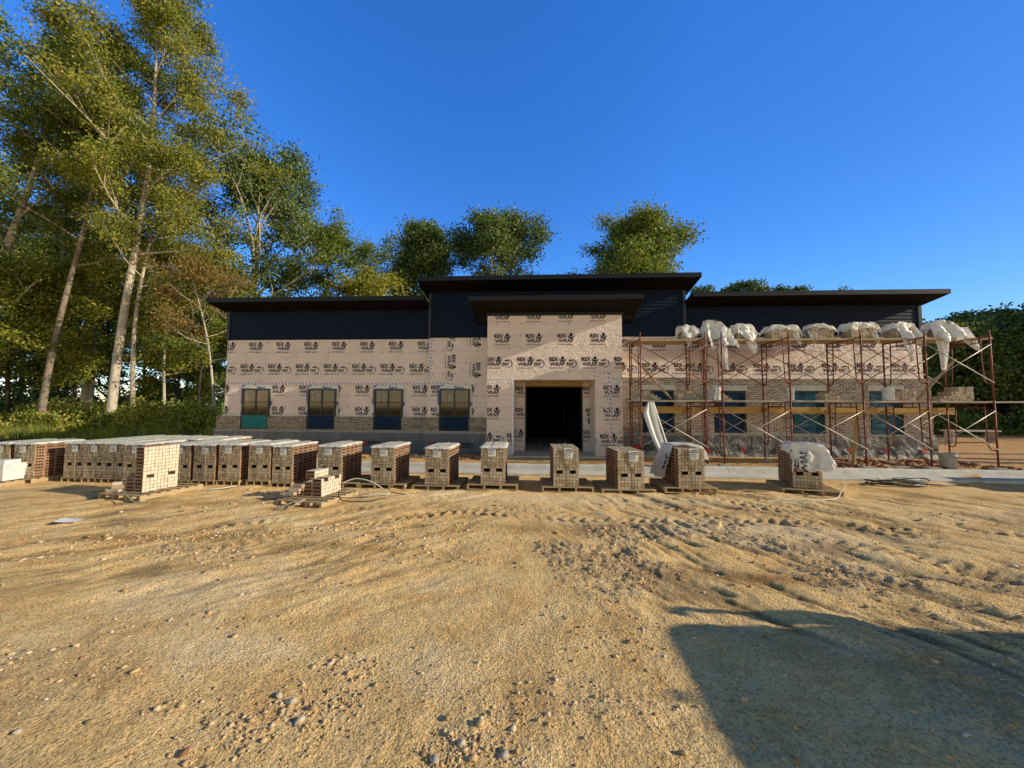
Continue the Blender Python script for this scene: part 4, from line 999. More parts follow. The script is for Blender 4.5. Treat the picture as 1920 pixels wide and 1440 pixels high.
# brick piles on the middle deck
def deckpile(x, y, z, nx, ny, hts, label, group='brick piles on the middle deck', rz=0):
    o = thing('brick_pile', label, 'brick pile', (x, y, z), rz, group); mb = MB()
    for i in range(nx):
        for j in range(ny):
            for k in range(hts[min(i, len(hts)-1)]):
                q = random.uniform(-.01, .01); p = random.uniform(-.008, .008)
                mb.box((i-nx/2)*.103+.003+p, (i-nx/2+1)*.103-.003+p, (j-ny/2)*.206+.003+q, (j-ny/2+1)*.206-.003+q, k*.069, k*.069+.066)
    mb.build('bricks', M['brick'], o); return o
ZMT = ZM+.046; ZTT = ZT+.05
deckpile(3.45, 12.1, ZMT, 7, 2, (1, 3, 4, 4, 3, 2, 1), 'stepped pile of bricks on the middle deck beside the entrance bay')
deckpile(4.72, 12.15, ZMT, 7, 2, (3, 4, 4, 5, 5, 4, 3), 'blocky pile of bricks at the right end of the first bay middle deck')
deckpile(5.80, 12.2, ZMT, 3, 2, (3, 2, 1), 'small heap of bricks in front of the blue window of bay two')
deckpile(8.85, 12.2, ZMT, 4, 2, (3, 4, 3, 2), 'dark heap of bricks on the middle deck left of the fifth frame')
deckpile(10.85, 12.15, ZMT, 6, 2, (3, 4, 5, 5, 4, 4), 'pile of bricks right of the white bucket on the middle deck')
deckpile(12.28, 12.15, ZMT, 9, 2, (1, 2, 2, 4, 4, 6, 6, 6, 6), 'tall stepped pile of bricks past the building corner on the middle deck')
tops = [(4.75, .46, .34, (.30, .20, .34, .2), .5, 'over bricks at the left end of the top deck', 'at the left end of the top deck'),
        (5.52, .46, .50, (.42, .46, .95, .2), .35, 'hanging low below the top deck beside the second frame', 'beside the second frame on the top deck'),
        (6.42, .50, .36, (.34, .38, .42, .2), .75, 'with a pointed corner over the deck edge in bay two', 'on the top deck in the middle of bay two'),
        (7.58, .78, .32, (.18, .28, .16, .2), .12, 'with dark printing right of the fourth frame', 'right of the fourth frame on the top deck'),
        (8.72, .62, .34, (.34, .24, .12, .2), -.3, 'bunched up over bricks left of the fifth frame', 'left of the fifth frame on the top deck'),
        (9.90, .80, .38, (.24, .28, .16, .2), .15, 'over bricks above the right hand blue window', 'above the right hand blue window'),
        (11.06, .52, .36, (.22, .26, .60, .2), .3, 'trailing a torn strip below the top deck at the building corner', 'at the building corner on the top deck'),
        (12.22, .50, .42, (.36, .50, .60, .2), .45, 'peach coloured and blown sideways past the building corner', 'past the building corner on the top deck')]
for i, (x, w, h, ov, rot, lb, lc) in enumerate(tops):
    n = int(w/.103); deckpile(x, 12.28, ZTT, n, 2, tuple(5 if (k+i) % 3 else 4 for k in range(n)), 'sheet covered bricks '+lc, 'covered brick piles on the top deck')
    o = thing('wrap_cover', 'white wrap sheet '+lb, 'plastic cover', (x, 12.28, ZTT), R((3, -8, 5, 0, -4, 2, 5, -6)[i]), 'wrap sheets over the top deck bricks')
    sh = Flat(); sh.text(('REX', '360', 'WRAP', 'REX', 'WRAP', 'WRAP', 'REX', '36')[i], 0, 0, .34, .12, .02)
    cloth(o, 'cover_sheet', w*.92, .40, h+.03, ov, 1.3+i*2.7, .26, .07, 20, 19, mat='cloth', art=sh if i in (1, 3, 5, 7) else None, artpos=(-.12, -.34 if i in (1, 7) else -.05, (.4, .3, .2, -.9, .2, 1.1, .2, .6)[i], .8), rot=rot, flatsh=True)
    for fx, fy, wd, ln, tip, lean in (((0, -.24, .3, .22, .3, 0),), ((.10, -.30, .46, .95, .55, .18), (-.22, -.26, .25, .3, .2, -.05)), ((.05, -.27, .5, .42, .75, .05),), ((.30, -.24, .3, .16, .5, .1),), ((-.25, -.25, .3, .14, .3, 0),), ((.28, -.24, .25, .15, .5, .05),), ((-.05, -.28, .34, .72, .35, .12), (.22, -.26, .22, .25, .7, .1)), ((-.16, -.30, .42, .95, .45, -.05), (.36, -.22, .55, .38, .8, .30)))[i]:
        def flap(u, v, fx=fx, fy=fy, wd=wd, ln=ln, tip=tip, lean=lean):
            hw = wd*(1-v*.8); x_ = fx+lean*v+(u-.5)*hw+(tip-.5)*wd*v*.6
            return (x_, fy-.05*math.sin(u*13+i)*min(1, v*3)-.04*v+.09*(1-v)**3, h*.75*(1-v)**2+.02-(ln+.04*math.sin(u*7+i))*v)
        mb = MB(); mb.grid(flap, 10, 12); mb.build('hanging_flap', M['cloth'], o)
def sweep_sheet():
    o = thing('wrap_strip', 'long white strip leaning from the middle deck to the dirt beside the entrance', 'plastic sheet', (3.7, 11.2, .2)); base = Vector((3.7, 11.2, .2))
    A, Bt = Vector((3.32, 11.30, 2.02)), Vector((3.80, 11.02, .22))
    def P(u, v):
        c = A.lerp(Bt, v)+Vector((-.09*math.sin(math.pi*v), -.05*math.sin(math.pi*v), 0)); wd = .34*(min(1, v*5+.25))*(1-.55*v)+.03
        off = (u-.75)*wd*1.0; return Vector((c.x+off, c.y-.05*math.sin(u*7)*(1-.3*v)-.04*abs(u-.75), c.z+off*.25+.02*float(pn(u*3, v*8))))
    mb = MB(base); mb.grid(lambda u, v: P(u, v), 14, 40); s = mb.build('sheet', M['cloth'], o, True)
    a = Flat(); a.text('E', 0, 0, .09, .12, .03)
    build_flat(a, 'printed_logo', M['ink'], s, lambda x, z: P(.35+x*3.4, .86-z*.55)+Vector((0, -.016, 0))-base)
    mb = MB(base); mb.bar(A+Vector((.09, .03, 0)), Bt+Vector((.07, .03, 0)), .05, .03); mb.build('edge_roll', M['paper'], o)
sweep_sheet()
# buckets
def bucket(x, y, z, label, mat, r=.145, h=.36, tilt=0):
    o = thing('bucket', label, 'bucket', (x, y, z)); o.rotation_euler = (tilt, 0, 0); mb = MB()
    mb.lathe((0, 0, 0), [(0, .005), (r*.86, .0), (r*.9, .02), (r*.97, h*.78), (r*1.05, h*.79), (r*1.05, h*.83), (r*.99, h*.84), (r*1.0, h*.95), (r*1.06, h*.96), (r*1.06, h), (r*.95, h), (r*.86, .03), (0, .03)], 24)
    mb.build('body', mat, o, True)
    mb = MB(); mb.tube([(r*1.05*math.cos(a), -.02-r*1.1*math.sin(a)*.5, h*.85-r*1.2*math.sin(a)*.85) for a in [math.pi*k/12 for k in range(13)]], .004, 5); mb.build('handle', M['galv'], o, True); return o
bucket(10.30, 11.86, ZMT, 'white plastic bucket on the middle deck in front of the right hand window', M['bucket'])
bucket(5.28, 11.85, ZMT, 'whitish bucket on the middle deck in the gap between two scaffold towers', M['bucketg'])
bucket(5.42+.1, 12.05, ZMT, 'bright white bucket beside the blue window at the left of bay two', M['bucket'], .12, .40)
bucket(7.62, 11.95, ZMT, 'slim white bucket on the middle deck right of the fourth frame', M['bucket'], .10, .38)
bucket(11.7, 11.72, .195, 'pale grey bucket standing on the orange dirt past the building corner', M['bucketg'], .19, .42)
tp = atZ(2, 903, .118); pallet(tp.x-.55, tp.y-.12, R(3), 'pallet at the very left edge carrying a white tub', 1.1, 1.1)
o = thing('storage_tub', 'large white plastic tub at the very left edge in front of the stacks', 'tub', (tp.x-.30, tp.y+.23, .115), R(3)); mb = MB()
for (ra, za), (rb, zb) in zip([(.24, 0), (.27, .30), (.285, .30), (.285, .34)], [(.27, .30), (.285, .30), (.285, .34), (.25, .345)]):
    mb.add([(sx*r, sy*r*.8, z) for r, z in ((ra, za), (rb, zb)) for sx, sy in ((-1, -1), (1, -1), (1, 1), (-1, 1))], [(0, 1, 5, 4), (1, 2, 6, 5), (2, 3, 7, 6), (3, 0, 4, 7)])
mb.build('body', M['bucket'], o); mb = MB(); mb.box(-.27, .27, -.215, .215, .346, .375); mb.box(-.2, .2, -.15, .15, .375, .46); mb.build('lid', M['bucket'], o)
# paper and rubble
o = thing('paper_sheet', 'white sheet of paper lying flat on the dirt in the left foreground', 'paper', (-7.28, 5.72, float(ground_h(-7.28, 5.72))+.035), R(20)); mb = MB(); mb.grid(lambda u, v: (-.14+.28*u, -.10+.2*v, .004*math.sin(u*5+2)+.004*v-.03*u+.02), 6, 4); mb.build('sheet', M['paper'], o, True)
def rubble(label, x0, x1, y0, y1, n, seed):
    rg = np.random.default_rng(seed); V0, F0 = rockverts(1, rg)
    x = rg.uniform(x0, x1, n); y = rg.uniform(y0, y1, n); s = rg.uniform(.02, .075, n)
    V = np.sign(V0[None])*np.abs(V0[None])**.6*np.stack([s*rg.uniform(.8, 2.0, n), s, s*.6], 1)[:, None, :]*(1+.15*rg.normal(0, 1, (n, len(V0), 1)))
    th = rg.uniform(0, 6.28, n); c, q = np.cos(th)[:, None], np.sin(th)[:, None]
    P = np.stack([V[..., 0]*c-V[..., 1]*q+x[:, None], V[..., 0]*q+V[..., 1]*c+y[:, None], V[..., 2]+(ground_h(x, y)+s*.3)[:, None]], -1)
    F = (F0[None]+(np.arange(n)*len(V0))[:, None, None]).reshape(-1, 3)
    tag(npmesh('brick_rubble', P.reshape(-1, 3), F, M['rubble']), label, 'rubble', None, 'stuff')
rubble('broken brick pieces and clods strewn under the right hand scaffold', 8.2, 13.5, 11.6, 13.3, 330, 2)
rubble('broken brick pieces strewn along the foot of the left walls', -9, -1.8, 12.2, 13.4, 160, 3)
for i, (xa, ya, xb, yb, lb) in enumerate(((8.3, 12.15, 9.6, 12.25, 'short board lying on the dirt at the foot of the fourth scaffold bay'), (9.9, 11.6, 11.2, 11.75, 'splintered board lying on the dirt just behind the kerb'), (12.6, 13.2, 16.5, 12.6, 'long pale timber lying on the orange dirt past the corner'), (14.2, 14.0, 19.5, 13.2, 'second long timber lying further back on the orange dirt'), (-4.6, 12.6, -3.6, 12.5, 'board offcut lying at the foot of the wall left of the entrance'), (13.5, 15.6, 18.5, 15.2, 'grey timber lying in front of the dark trees on the right'))):
    timber('loose_timber', lb, (xa, ya, float(ground_h(xa, ya))+.03), (xb, yb, float(ground_h(xb, yb))+.03), .12, .045, 'plankdirty')
# trestle at the wood edge on the right
o = thing('trestle_table', 'low rough timber bench in front of the dark trees on the right', 'bench', (20.2, 19.2, float(ground_h(20.2, 19.2)))); mb = MB(); mb.box(-1.1, 1.1, -.25, .25, .52, .58); mb.build('top', M['plankdirty'], o)
for x in (-.9, .9): mb = MB(); mb.box(x-.05, x+.05, -.2, .2, 0, .52); mb.build('leg', M['plankdirty'], o)
# single stones in the foreground
for i, (px, py, s, lb) in enumerate(((548, 1311, .05, 'pale angular stone in the foreground, upper one of a close pair left of centre'), (562, 1347, .045, 'lower pale stone of the close pair in the foreground left of centre'), (522, 1300, .045, 'buff stone half sunk left of the pale stone pair'), (32, 1375, .035, 'small pale stone at the bottom left corner of the lot'), (346, 1407, .035, 'reddish stone at the bottom edge of the lot left of centre'), (815, 1421, .04, 'grey stone at the bottom edge near the middle'), (865, 1392, .035, 'thin flat stone standing up near the bottom middle'), (1395, 1312, .045, 'pale stone inside the big shadow on the right'), (1340, 985, .12, 'dark earth lump on the bare dirt right of centre'), (945, 1412, .04, 'small broken stone at the bottom edge right of the grey stone'))):
    p = atZ(px, py, .01); V, F = rockverts(1 if i != 8 else 3, None); rg = np.random.default_rng(40+i)
    V = np.sign(V)*np.abs(V)**.62*np.array([1.3, .85, .75])*s*.55*(1+.6*fbm(V[:, 0]*14+i*5, V[:, 1]*14+V[:, 2]*18, 2))[:, None]*(1+.09*rg.normal(0, 1, (len(V), 1)))
    o = npmesh('rock', V, F, M['rubble'] if i == 4 else M['gravel'] if i == 8 else M['rock']); o.location = (p.x, p.y, float(ground_h(p.x, p.y))+s*.2); o.rotation_euler = (rg.uniform(-.4, .4), rg.uniform(-.4, .4), i*1.1); tag(o, lb, 'rock')

# ------------------------------------------------------------------ trees
def leaf_quads(P, n_out, size, rng, out=None, flat=.5):
    """P: (n,3) leaf positions -> diamond quads"""
    n = len(P)
    d = rng.normal(0, 1, (n, 3)); d[:, 2] -= .25; d /= np.linalg.norm(d, axis=1)[:, None]
    q = rng.normal(0, 1, (n, 3)); q[:, 2] *= flat; s = np.cross(d, q); s /= np.linalg.norm(s, axis=1)[:, None]+1e-9
    L = (size*rng.uniform(.6, 1.25, n))[:, None]; w = L*rng.uniform(.30, .45, n)[:, None]
    nn = np.cross(d, s)*L*.12
    V = np.stack([P-d*L*.5, P+s*w+nn, P+d*L*.5, P-s*w+nn], 1).reshape(-1, 3)
    return V, np.arange(4*n).reshape(-1, 4)
def make_tree(name, label, loc, Hh, r0, bend, cb, cr, nl, nleaf, ls, lm, bm_, seed, group, shape=.8, up=.55, spread=.36, fork=None, droop=0, cat='tree', tip=True, sub=4, clear=.5):
    rg = random.Random(seed); rng = np.random.default_rng(seed)
    root = thing(name, label, cat, loc, 0, group)
    mb = MB(); n = 14; pts = []; rad = []
    ph = rg.uniform(0, 6)
    for i in range(n+1):
        t = i/n
        pts.append(Vector((bend[0]*t**1.3+.10*Hh*.03*math.sin(t*7+ph)*3, bend[1]*t**1.3+.01*Hh*math.sin(t*5+ph*2), Hh*.93*t-.15)))
        rad.append(r0*((1-t)**.75*.92+.05)*(1.25 if i == 0 else 1))
    mb.tube(pts, rad, 10)
    def at(t): k = min(n-1, int(t*n)); f = t*n-k; return pts[k].lerp(pts[k+1], f), rad[k]*(1-f)+rad[k+1]*f
    tips = []
    def branch(p, dirv, L, r, depth):
        m = 5; q = [p]; d = dirv.normalized(); rs = [r]
        for i in range(m):
            d = (d+Vector((rg.uniform(-.22, .22), rg.uniform(-.22, .22), rg.uniform(-.10, .22)-droop*.2))).normalized()
            q.append(q[-1]+d*L/m); rs.append(max(.006, r*(1-(i+1)/m*.82)))
        mb.tube(q, rs, 6 if depth == 0 else 4, 0, False)
        if depth < 2:
            for k in range(sub if depth == 0 else 3):
                f = rg.uniform(.30, 1.0); j = min(m-1, int(f*m)); b = q[j].lerp(q[j+1], f*m-j)
                dd = (q[j+1]-q[j]).normalized()
                s = Vector((rg.uniform(-1, 1), rg.uniform(-1, 1), rg.uniform(-.35, .8)))
                branch(b, dd*.7+s.normalized()*.8, L*rg.uniform(.32, .55), rs[j]*.55, depth+1)
        if depth >= 1: tips.extend(q[2:])
        else: tips.extend(q[4:])
    for i in range(nl):
        t = cb+(1-cb)*((i+.5)/nl)**.9*.98
        p, r = at(min(t, .99)); u = (t-cb)/(1-cb)
        prof = (math.sin(math.pi*min(1, (u*.86+.14))**shape))**.7
        a = i*2.399+rg.uniform(-.5, .5); L = cr*prof*rg.uniform(.7, 1.15)+.3
        e = up*(.35+.9*u)+rg.uniform(-.15, .15)
        branch(p, Vector((math.cos(a), math.sin(a), math.tan(min(1.3, max(-.4, e))))), L, max(.02, r*.5), 0)
    if tip: tips += [pts[-1], pts[-1]+Vector((0, 0, .4)), pts[-2]]
    mb.build('trunk', M[bm_], root, True)
    T = np.array([p[:] for p in tips])
    k = rng.integers(0, len(T), nleaf)
    wgt = rng.gamma(1.5, 1.0, len(T)); k = rng.choice(len(T), nleaf, p=wgt/wgt.sum())
    off = rng.normal(0, 1, (nleaf, 3))*np.array([spread, spread, spread*.45])
    P = T[k]+off
    tz = np.clip(P[:, 2]/(Hh*.93), 0, 1); ax = np.array([p[:] for p in pts]); ix = np.interp(tz, np.linspace(0, 1, n+1), ax[:, 0]); iy = np.interp(tz, np.linspace(0, 1, n+1), ax[:, 1])
    rd = np.hypot(P[:, 0]-ix, P[:, 1]-iy)
    P = P[(P[:, 2] > .4) & ((rd > clear) | (tz > .8))]
    V, F = leaf_quads(P, None, ls, rng)
    npmesh('crown', V, F, M[lm], root); return root
def gz(x, y): return float(ground_h(x, y))
def base(px, Y, top=None):
    """tree foot from its bearing in the photo"""
    p = atY(px, 760, Y); return (p.x, Y, gz(p.x, Y)-.03)
NT_, LT = 'broadleaf_tree', 'tall trees at the edge of the wood on the left'
def bend_to(px0, Y, px1, py1, Hh):
    a = atY(px0, 815, Y); b = atY(px1, py1, Y); k = Hh*.93/max(1, b.z); return ((b.x-a.x)*k, 0)
# front trunks on the left
make_tree(NT_, 'tall tree with a dark leaning trunk, front leftmost of the wood edge', base(82, 20), 24, .175, bend_to(82, 20, 195, 240, 24), .42, 5.2, 20, 39000, 0.132, 'leaf_mid', 'barkmid', 11, LT, clear=.9)
make_tree(NT_, 'tallest tree with a straight pale trunk dark at its foot, nearest the stacks', base(212, 20), 27, .235, bend_to(212, 20, 295, 150, 27), .40, 5.0, 26, 54000, 0.132, 'leaf_gold', 'bark', 12, LT, clear=1.1)
make_tree(NT_, 'slim pale trunked tree just right of the tallest pale trunk', base(247, 20.6), 18, .135, bend_to(247, 20.6, 297, 340, 18), .45, 3.6, 16, 18000, 0.124, 'leaf_gold', 'bark', 13, LT, clear=.7)
make_tree(NT_, 'thick pale trunk standing fully in sun between the two dark trunk feet', base(148, 25), 24, .37, bend_to(148, 25, 200, 420, 24), .30, 6.5, 24, 45000, 0.144, 'leaf_gold', 'bark', 14, LT)
make_tree(NT_, 'pale slanting trunk close behind the dark leaning one at the far left', base(80, 23), 21, .2, bend_to(80, 23, 120, 480, 21), .36, 5.0, 18, 39000, 0.128, 'leaf_mid', 'bark', 15, LT)
make_tree(NT_, 'big tree with a bright leaning trunk at the left edge of the picture', base(-60, 21), 25, .3, bend_to(-60, 21, 60, 330, 25), .30, 6.5, 24, 48000, 0.14, 'leaf_mid', 'bark', 16, LT)
make_tree(NT_, 'young bent tree with a bare curved stem beside the left wing corner', base(410, 19.5), 9.5, .085, (-1.9, .2), .45, 2.6, 12, 7800, 0.12, 'leaf_rust', 'bark', 17, LT, sub=3)
make_tree(NT_, 'thin pale stemmed tree in the undergrowth right of the slim trunk', base(303, 24), 13, .10, (.6, 0), .28, 3.2, 14, 19500, 0.144, 'leaf_gold', 'bark', 18, LT)
make_tree(NT_, 'small dark stemmed tree in the shade left of the building corner', base(372, 24), 12, .09, (.2, 0), .22, 3.0, 14, 19500, 0.144, 'leaf_mid', 'barkdark', 19, LT)
make_tree(NT_, 'low spreading bushy tree filling the gap behind the slim trunk', base(330, 27), 10, .12, (0, 0), .12, 3.4, 18, 25500, 0.152, 'leaf_gold', 'barkdark', 20, LT)
make_tree(NT_, 'leafy understorey tree with yellow green sprays at the far left edge', base(10, 21.5), 10, .12, (.6, 0), .15, 3.8, 18, 25500, 0.152, 'leaf_gold', 'barkdark', 21, LT)
make_tree(NT_, 'leafy understorey tree with drooping sprays behind the dark leaning trunk', base(135, 23), 11, .12, (0, 0), .25, 3.8, 18, 24000, 0.152, 'leaf_gold', 'barkdark', 22, LT)
# deeper wood
DG = 'trees deep in the wood on the left'
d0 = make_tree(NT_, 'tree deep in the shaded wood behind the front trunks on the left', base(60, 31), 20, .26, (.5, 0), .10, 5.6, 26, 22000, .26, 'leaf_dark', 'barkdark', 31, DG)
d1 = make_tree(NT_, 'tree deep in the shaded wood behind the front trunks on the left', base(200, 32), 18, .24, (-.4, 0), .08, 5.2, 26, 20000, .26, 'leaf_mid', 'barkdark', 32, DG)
for i, (px, Y, sc) in enumerate(((-110, 29, 1.0), (-20, 34, 1.05), (130, 36, .9), (265, 33, .62), (345, 32, .5), (395, 30, .45), (390, 38, .6), (-200, 34, 1.1), (30, 41, 1.1))):
    o = copy_tree((d0, d1)[i % 2]); o.location = base(px, Y); o.rotation_euler.z = i*1.7; o.scale = (sc*1.05, sc*1.05, sc)
# trees rising behind the roof
BG = 'trees rising behind the roof'
make_tree('oak_tree', 'broad oak with pale spreading limbs above the left end of the roof', base(455, 29), 20.5, .42, (.5, 0), .30, 8.2, 26, 56700, 0.197, 'leaf_dark', 'bark', 41, BG, shape=.9, up=1.0, spread=.48, sub=5)
make_tree(NT_, 'thin crowned tree right of the broad oak with sky showing through', base(590, 31), 16.5, .26, (1.0, 0), .42, 5.4, 20, 20250, 0.18, 'leaf_mid', 'barkdark', 42, BG, up=.9)
make_tree(NT_, 'yellowing low crown peeping over the roof right of the thin tree', base(690, 28), 11.2, .2, (0, 0), .5, 3.2, 16, 17550, 0.172, 'leaf_gold', 'barkdark', 43, BG)
make_tree(NT_, 'bare topped pale tree behind the thin crowned tree over the left roof', base(672, 36), 18.0, .22, (0, 0), .5, 4.2, 20, 7020, 0.164, 'leaf_mid', 'bark', 44, BG, up=1.0)
make_tree(NT_, 'dark upright crown left of the tower roof', base(782, 33), 18.6, .30, (0, 0), .45, 3.0, 22, 45900, 0.197, 'leaf_dark', 'barkdark', 45, BG, up=.8, spread=.55)
make_tree('oak_tree', 'domed crown above the middle of the tower roof', base(930, 33), 18.2, .34, (.4, 0), .42, 4.6, 24, 54000, 0.197, 'leaf_dark', 'bark', 46, BG, up=.75, shape=1.0, spread=.52)
make_tree('oak_tree', 'solitary rounded crown above the right end of the tower roof', base(1196, 33), 18.0, .34, (0, 0), .42, 4.7, 24, 59400, 0.197, 'leaf_mid', 'bark', 47, BG, up=.8, shape=.9, spread=.55)
make_tree(NT_, 'distant low crown showing just over the right wing roof', base(1375, 48), 16.2, .3, (0, 0), .4, 5.5, 22, 22950, 0.279, 'leaf_dark', 'barkdark', 48, BG)
o = make_tree(NT_, 'second distant low crown over the right wing roof, further right', base(1470, 48), 15.8, .3, (0, 0), .4, 5.0, 22, 20250, 0.279, 'leaf_dark', 'barkdark', 49, BG)
# right hand wood
RG = 'trees of the dark wood beyond the right end of the building'
r0 = make_tree(NT_, 'tree of the dark wood beyond the right end of the building', base(1790, 27), 6.9, .16, (0, 0), .06, 3.6, 26, 26000, .24, 'leaf_dark', 'barkdark', 51, RG, shape=.7)
r1 = make_tree(NT_, 'tree of the dark wood beyond the right end of the building', base(1860, 30), 8.0, .18, (0, 0), .06, 4.0, 26, 26000, .24, 'leaf_dark', 'barkdark', 52, RG, shape=.7)
for i, (px, Y, sc) in enumerate(((1745, 30, .78), (1700, 34, .8), (1830, 34, .92), (1905, 27, .72), (1960, 31, .85), (2060, 28, .9), (1780, 38, .98), (1925, 37, 1.0), (2120, 32, 1.05), (2250, 30, 1.45), (2340, 26, 1.6), (2470, 30, 2.0), (2540, 25, 2.0), (2290, 36, 1.6), (2200, 25, 1.3), (1850, 26, .72), (1720, 28, .7))):
    o = copy_tree((r0, r1)[i % 2]); o.location = base(px, Y); o.rotation_euler.z = i*2.1; o.scale = (sc, sc, sc)
make_tree('oak_tree', 'tall dark tree reaching into the picture at the right edge', base(2035, 24), 6.6, .2, (0, 0), .18, 3.8, 26, 34000, .22, 'leaf_dark', 'barkdark', 53, 'edge trees', up=.5)
# undergrowth: one mass nobody could count
def undergrowth(name, label, px0, px1, Y0, Y1, n, hmax, seed, mats, ls):
    rng = np.random.default_rng(seed)
    a = rng.uniform(px0, px1, n); Y = Y0+(Y1-Y0)*rng.uniform(0, 1, n)**1.5
    dx = np.array([atY(p, 760, 1.0).x for p in np.linspace(px0, px1, 60)]); X = np.interp(a, np.linspace(px0, px1, 60), dx)*Y
    hm = hmax*np.clip(.45+.75*fbm(X*.45+seed, Y*.45, 3), .12, 1.2)
    Z = ground_h(X, Y)+hm*rng.beta(1.3, 1.2, n)
    V, F = leaf_quads(np.stack([X, Y, Z], 1), None, ls, rng, flat=1.0)
    tag(npmesh(name, V, F, M[mats]), label, 'undergrowth', None, 'stuff')
undergrowth('undergrowth', 'tangled sunlit bushes and tall weeds along the foot of the left wood', -330, 408, 18.6, 24, 80000, 2.5, 61, 'leaf_under', .15)
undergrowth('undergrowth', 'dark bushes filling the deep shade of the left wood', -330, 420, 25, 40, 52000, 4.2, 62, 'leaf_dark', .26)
undergrowth('undergrowth', 'dark scrub along the foot of the right hand wood', 1690, 2300, 23.5, 30, 34000, 2.0, 63, 'leaf_dark', .2)
def grass(label, px0, px1, Y0, Y1, n, seed):
    rng = np.random.default_rng(seed); a = rng.uniform(px0, px1, n); Y = rng.uniform(Y0, Y1, n)
    X = np.array([atY(p, 760, 1.0).x for p in np.linspace(px0, px1, 40)]); X = np.interp(a, np.linspace(px0, px1, 40), X)*Y
    h = rng.uniform(.25, 1.0, n)*np.clip(.6+.8*fbm(X*.5, Y*.5, 2), .2, 1.3); l = rng.normal(0, .22, (n, 2)); w = rng.uniform(.008, .02, n); t = rng.uniform(0, 3.14, n)
    z = ground_h(X, Y); ex, ey = np.cos(t)*w, np.sin(t)*w
    V = np.stack([np.stack([X-ex, Y-ey, z], 1), np.stack([X+ex, Y+ey, z], 1), np.stack([X+l[:, 0]*h, Y+l[:, 1]*h, z+h], 1)], 1).reshape(-1, 3)
    tag(npmesh('tall_grass', V, np.arange(3*n).reshape(-1, 3), M['leaf_under']), label, 'grass', None, 'stuff')
grass('tall yellow green grass at the edge of the lot below the left trees', -330, 408, 17.6, 21, 30000, 64)

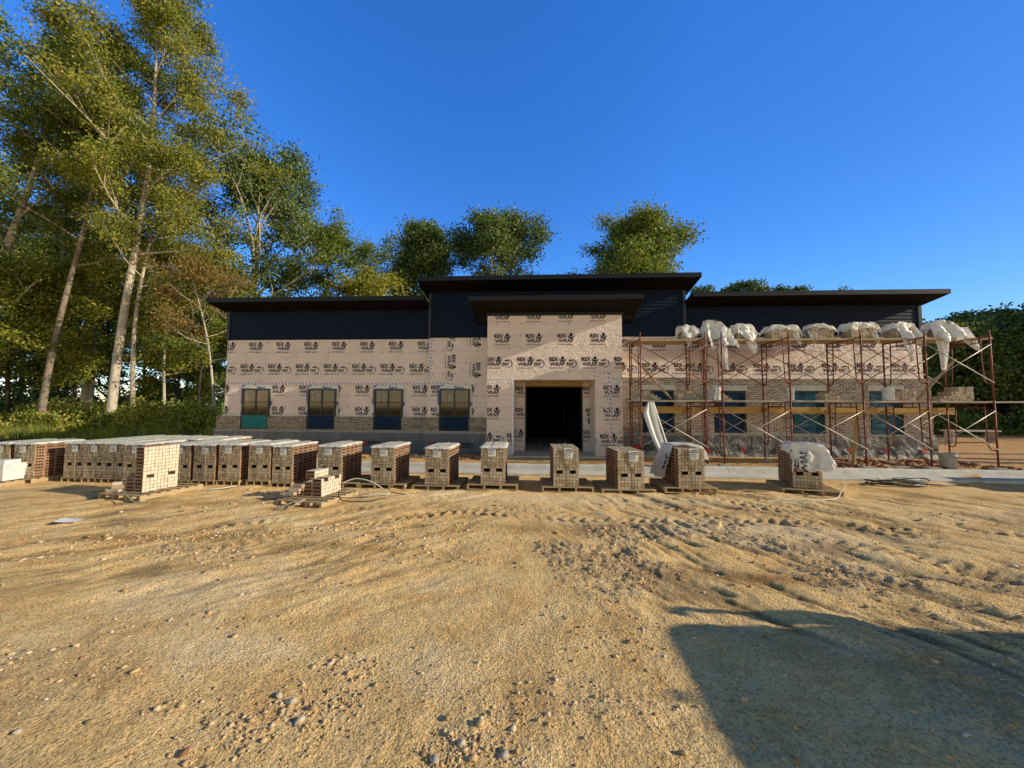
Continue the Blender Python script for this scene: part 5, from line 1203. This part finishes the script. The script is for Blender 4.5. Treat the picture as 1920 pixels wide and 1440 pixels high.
# ------------------------------------------------------------------ what throws the big shadows (right of the frame)
def truck():
    x0 = 6.15; o = thing('work_truck', 'white work van parked to the right of the lot, its shadow on the dirt', 'van', (x0+2.4, 2.12, 0)); base_ = Vector((x0+2.4, 2.12, 0))
    def ring(x, w, z0, z1, rr):
        c = []
        for a, b in ((-1, z0), (1, z0)): c.append((x, 2.12+a*(w-.06), b))
        c.append((x, 2.12+w, z0+.3)); c.append((x, 2.12+w, z0+.75))
        for k in range(5): t = k/4*math.pi/2; c.append((x, 2.12+(w-.10-rr)+rr*math.cos(t), z1-rr+rr*math.sin(t)))
        for k in range(5): t = math.pi/2+k/4*math.pi/2; c.append((x, 2.12-(w-.10-rr)+rr*math.cos(t), z1-rr+rr*math.sin(t)))
        c.append((x, 2.12-w, z0+.75)); c.append((x, 2.12-w, z0+.3)); return c
    prof = [(x0, .80, .45, 1.75, .2), (x0+.06, .92, .38, 1.97, .26), (x0+2.6, .95, .36, 2.0, .26), (x0+3.3, .95, .36, 1.92, .3), (x0+4.0, .94, .36, 1.22, .2), (x0+4.8, .92, .38, 1.10, .2), (x0+4.95, .82, .45, .95, .15)]
    mb = MB(base_); rs = [ring(*p) for p in prof]; k = len(rs[0]); vs = [v for r in rs for v in r]
    fs = [(i*k+j, i*k+(j+1) % k, (i+1)*k+(j+1) % k, (i+1)*k+j) for i in range(len(rs)-1) for j in range(k)]+[tuple(reversed(range(k))), tuple((len(rs)-1)*k+j for j in range(k))]
    mb.add(vs, fs); mb.build('body', M['truck'], o)
    for x in (x0+.95, x0+4.0):
        for y in (2.12-.86, 2.12+.86):
            w = MB(base_); w.tube([(x, y-.11, .36), (x, y+.11, .36)], .36, 20); wo = w.build('wheel', M['tyre'], o); q = MB(base_); q.tube([(x, y-.12, .36), (x, y+.12, .36)], .2, 14); q.build('rim', M['silver'], wo)
    for s in (-1, 1):
        y = 2.12+s*1.0
        mb = MB(base_); mb.tube([(x0+.1, y-.09*s, 1.88), (x0+.12, y+.04*s, 1.86), (x0+.2, y+.04*s, 1.55), (x0+.3, y-.05*s, 1.40)], .045, 6); mb.tube([(x0+.2, y+.04*s, 1.40), (x0+.35, y+.0*s, 1.30), (x0+.5, y-.10*s, 1.22)], .05, 6); mb.build('mirror_arm', M['frame'], o, True)
        mb = MB(base_); mb.box(x0+.12, x0+.28, min(y-.06*s, y+.14*s), max(y-.06*s, y+.14*s), 1.36, 1.66); mb.build('wing_mirror', M['frame'], o)
        mb = MB(base_); mb.box(x0+4.9, x0+4.97, min(y-.42*s, y-.2*s), max(y-.42*s, y-.2*s), .72, .86); mb.build('headlight', M['silver'], o)
    Yc = 2.12
    mb = MB(base_); mb.grid(lambda u, v: (x0+.025-.03*(1-v)*0, Yc-.66+1.32*u, 1.22+.46*v), 6, 4); g_ = mb.build('rear_window', M['glassdark'], o)
    mb = MB(base_); mb.box(x0-.035, x0+.02, Yc-.80, Yc+.80, .42, .56); mb.build('bumper', M['frame'], o)
    for q in (-1, 1):
        mb = MB(base_); mb.box(x0-.012, x0+.02, min(Yc+q*.62, Yc+q*.76), max(Yc+q*.62, Yc+q*.76), .78, 1.10); mb.build('tail_light', M['red'], o)
        for xa, xb in ((x0+.35, x0+1.45), (x0+1.55, x0+2.45), (x0+2.55, x0+3.25)):
            mb = MB(base_); yy = Yc+q*.957; mb.add([(xa, yy, 1.22), (xb, yy, 1.22), (xb-.05, yy-.02*q, 1.64), (xa+.05, yy-.02*q, 1.64)], [(0, 1, 2, 3)]); mb.build('side_window', M['glassdark'], o)
    mb = MB(base_); mb.box(x0-.008, x0+.02, Yc-.012, Yc+.012, .6, 1.2); mb.build('door_seam', M['frame'], o)
    mb = MB(base_); mb.box(x0+.3, x0+.42, 1.90, 2.0, 2.12, 2.12); mb.build('roof_light', M['red'], o)
    mb = MB(base_); mb.add([(x0+3.36, 2.12-.72, 1.88), (x0+3.36, 2.12+.72, 1.88), (x0+4.0, 2.12+.78, 1.25), (x0+4.0, 2.12-.78, 1.25)], [(0, 3, 2, 1)]); mb.build('windscreen', M['glassdark'], o)
truck()
def dumpster():
    c = Vector((15.3, 9.9, 0)); o = thing('dumpster', 'green open topped steel dumpster beyond the right edge of the lot', 'dumpster', c); mb = MB(c)
    x0, x1, y0, y1, h = 13.95, 17.6, 9.0, 10.4, 1.35
    for a in ((x0, x1, y0, y0+.05, .12, h), (x0, x1, y1-.05, y1, .12, h), (x0, x0+.05, y0+.05, y1-.05, .12, h), (x1-.05, x1, y0+.05, y1-.05, .12, h), (x0+.05, x1-.05, y0+.05, y1-.05, .12, .18)): mb.box(*a)
    mb.build('tub', M['steel'], o)
    for x in (14.3, 15.0, 15.7, 16.4, 17.1): mb = MB(c); mb.box(x, x+.08, y0-.06, y0-.002, .12, h-.1); mb.build('rib', M['steel'], o)
    for y in (y0+.05, y1-.15): mb = MB(c); mb.box(x0+.1, x1-.1, y, y+.1, 0, .118); mb.build('skid', M['steel'], o)
dumpster()
